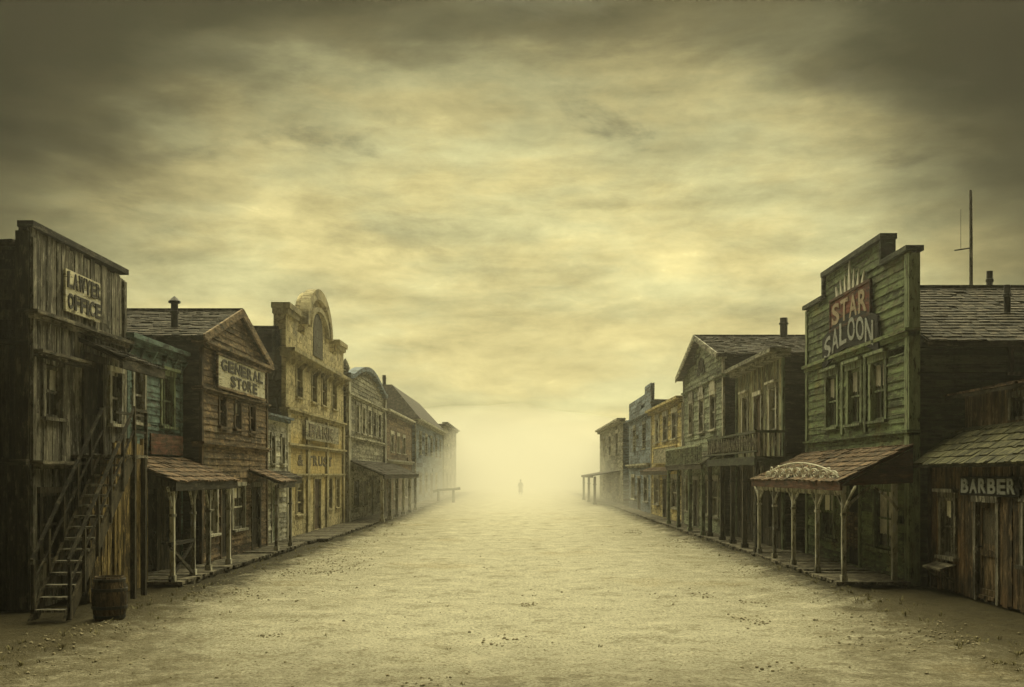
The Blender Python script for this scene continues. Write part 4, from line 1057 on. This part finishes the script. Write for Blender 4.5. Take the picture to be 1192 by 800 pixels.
# the bank of blown dust hanging over the far end of the street
bm = bmesh.new(); bmesh.ops.create_icosphere(bm, subdivisions=5, radius=1)
for v in bm.verts:
    k = 1 + .34 * noise.noise(v.co * 2.3 + Vector((3, 1, 0))) + .22 * noise.noise(v.co * 5.)
    rho = min(1, math.hypot(v.co.x, v.co.y))
    v.co = Vector((v.co.x * 95 * k, v.co.y * (112 if v.co.y < 0 else 150) * (.8 + .2 * k), -.9 if v.co.z < 0 else -.9 + 13.5 * (1 - rho) ** 1.25 * (.35 + .65 * k) + .6 * v.co.z))
dm = bpy.data.meshes.new('dust_cloud'); bm.to_mesh(dm); bm.free()
du = hm.copy(); du.name = 'dust_air'
for nd in du.node_tree.nodes:
    if nd.type == 'PRINCIPLED_VOLUME': nd.inputs['Density'].default_value = .022; nd.inputs['Anisotropy'].default_value = .3; nd.inputs['Color'].default_value = (.80, .775, .69, 1)
dm.materials.append(du); do = bpy.data.objects.new('dust_cloud', dm); C.objects.link(do); do.location = (0, 160, 0); tag(do, 'pale bank of blown dust hiding the far end of the street', kind='stuff')

SUN_EL, SUN_AZ = rad(58), rad(0)       # ahead, down the street
wd = bpy.data.worlds.new('World'); bpy.context.scene.world = wd; wd.use_nodes = True; wd.node_tree.nodes.clear(); t = NT(wd.node_tree)
tc = t.n('ShaderNodeTexCoord').outputs['Generated']; sx = t.n('ShaderNodeSeparateXYZ'); t.put(sx.inputs[0], tc)
X, Y, Z = sx.outputs
el = t.m('ARCSINE', Z); az = t.m('ARCTAN2', X, Y)
cb = t.n('ShaderNodeCombineXYZ'); t.put(cb.inputs[0], t.m('MULTIPLY', az, 4.2)); t.put(cb.inputs[1], t.m('MULTIPLY', el, 12.)); cv = cb.outputs[0]
big = t.noise(cv, .8, 6, .58, .25); med = t.noise(t.vm('ADD', cv, (7.3, 2.1, 0)), 1.5, 8, .64, .3); fine = t.noise(t.vm('ADD', cv, (1.3, 9.1, 0)), 5.5, 7, .72, .3)
cb2 = t.n('ShaderNodeCombineXYZ'); t.put(cb2.inputs[0], t.m('MULTIPLY', az, 2.2)); t.put(cb2.inputs[1], t.m('MULTIPLY', el, 30.)); streak = t.noise(cb2.outputs[0], 1.2, 5, .6, .5)
w = t.m('ADD', t.m('MULTIPLY', t.m('SUBTRACT', big, .5), .24), t.m('MULTIPLY', t.m('SUBTRACT', med, .5), .10))
e2 = t.m('ADD', t.m('ADD', el, w), t.m('MULTIPLY_ADD', t.m('MULTIPLY', az, az), .62, .012))
base = t.ramp(t.m('MULTIPLY', e2, 1 / 1.5708), [(0, (0.640, 0.589, 0.278)), (0.03, (0.720, 0.662, 0.313)), (0.1, (0.720, 0.662, 0.313)), (0.16, (0.700, 0.644, 0.304)), (0.2, (0.600, 0.558, 0.270)), (0.23, (0.400, 0.372, 0.180)), (0.26, (0.130, 0.121, 0.059)), (0.295, (0.020, 0.019, 0.009)), (0.5, (0.070, 0.065, 0.032)), (1, (0.130, 0.121, 0.059))])
mul = t.m('ADD', t.m('MULTIPLY', t.step(fine, .6, .74), t.step(med, .5, .6, 0, .28)), t.m('ADD', t.m('MULTIPLY', t.m('SUBTRACT', med, .5), 1.5), t.m('ADD', t.m('MULTIPLY', t.m('SUBTRACT', fine, .5), .85), t.m('ADD', t.m('MULTIPLY', t.m('SUBTRACT', streak, .5), .6), 1.))))
front = t.step(Y, -.4, .8, .13, 1.)  # unseen sky behind the camera, dimmed so walls facing it stay dark
sidef = t.step(t.m('ADD', t.m('ABSOLUTE', az), t.m('MULTIPLY', t.m('SUBTRACT', big, .5), .25)), .24, .48, 1., .24)
hole = t.m('MULTIPLY', t.step(t.noise(t.vm('ADD', cv, (3.3, 4.4, 0)), 1.15, 7, .62, .4), .53, .68), t.step(el, .1, .3))
base = t.mix(t.m('MULTIPLY', hole, .68), base, (.13, .125, .072))
col = t.mix(1., base, t.m('MULTIPLY', mul, t.m('MULTIPLY', front, sidef)), 'MULTIPLY')
sky = t.n('ShaderNodeTexSky', sky_type='NISHITA'); sky.sun_disc = False; sky.sun_elevation = SUN_EL; sky.sun_rotation = SUN_AZ; sky.dust_density = 4
skyt = t.mix(1., sky.outputs[0], (.2, .17, .07), 'MULTIPLY')
hue = t.noise(t.vm('ADD', cv, (5.1, 8.2, 0)), 1.3, 5, .6)
col = t.mix(1., col, t.mix(t.step(hue, .38, .62), (1.70, 1.73, 1.76), (1.85, 1.74, 1.60)), 'MULTIPLY')
col = t.mix(.04, col, skyt)
bg = t.n('ShaderNodeBackground'); t.put(bg.inputs[0], col); bg.inputs[1].default_value = .1
wo = t.n('ShaderNodeOutputWorld'); t.t.links.new(bg.outputs[0], wo.inputs[0])

sl = bpy.data.lights.new('sun', 'SUN'); sl.energy = 1.5; sl.angle = rad(80); sl.color = (1, .93, .56)
so = bpy.data.objects.new('sun', sl); C.objects.link(so)
d = Vector((math.sin(SUN_AZ) * math.cos(SUN_EL), math.cos(SUN_AZ) * math.cos(SUN_EL), math.sin(SUN_EL)))
so.rotation_euler = d.to_track_quat('Z', 'Y').to_euler(); so.location = (0, 60, 60)

cam = bpy.data.cameras.new('camera'); co = bpy.data.objects.new('camera', cam); C.objects.link(co)
co.location = (0, 0, 2.6); co.rotation_euler = (rad(90), 0, 0)
cam.sensor_width = 36; cam.lens = 1250 / 1192 * 36; cam.shift_x = -10 / 1192; cam.shift_y = 152 / 1192; cam.clip_end = 6000
sc = bpy.context.scene; sc.camera = co
sc.render.engine = 'CYCLES'
sc.view_settings.view_transform = 'Standard'; sc.view_settings.look = 'None'; sc.view_settings.exposure = 2.4; sc.view_settings.gamma = 1; sc.view_settings.use_curve_mapping = False
cy = sc.cycles; cy.use_denoising = True; cy.volume_bounces = 1; cy.max_bounces = 6; cy.diffuse_bounces = 3; cy.transparent_max_bounces = 8; cy.caustics_reflective = False; cy.caustics_refractive = False
try: cy.denoiser = 'OPENIMAGEDENOISE'
except Exception: pass
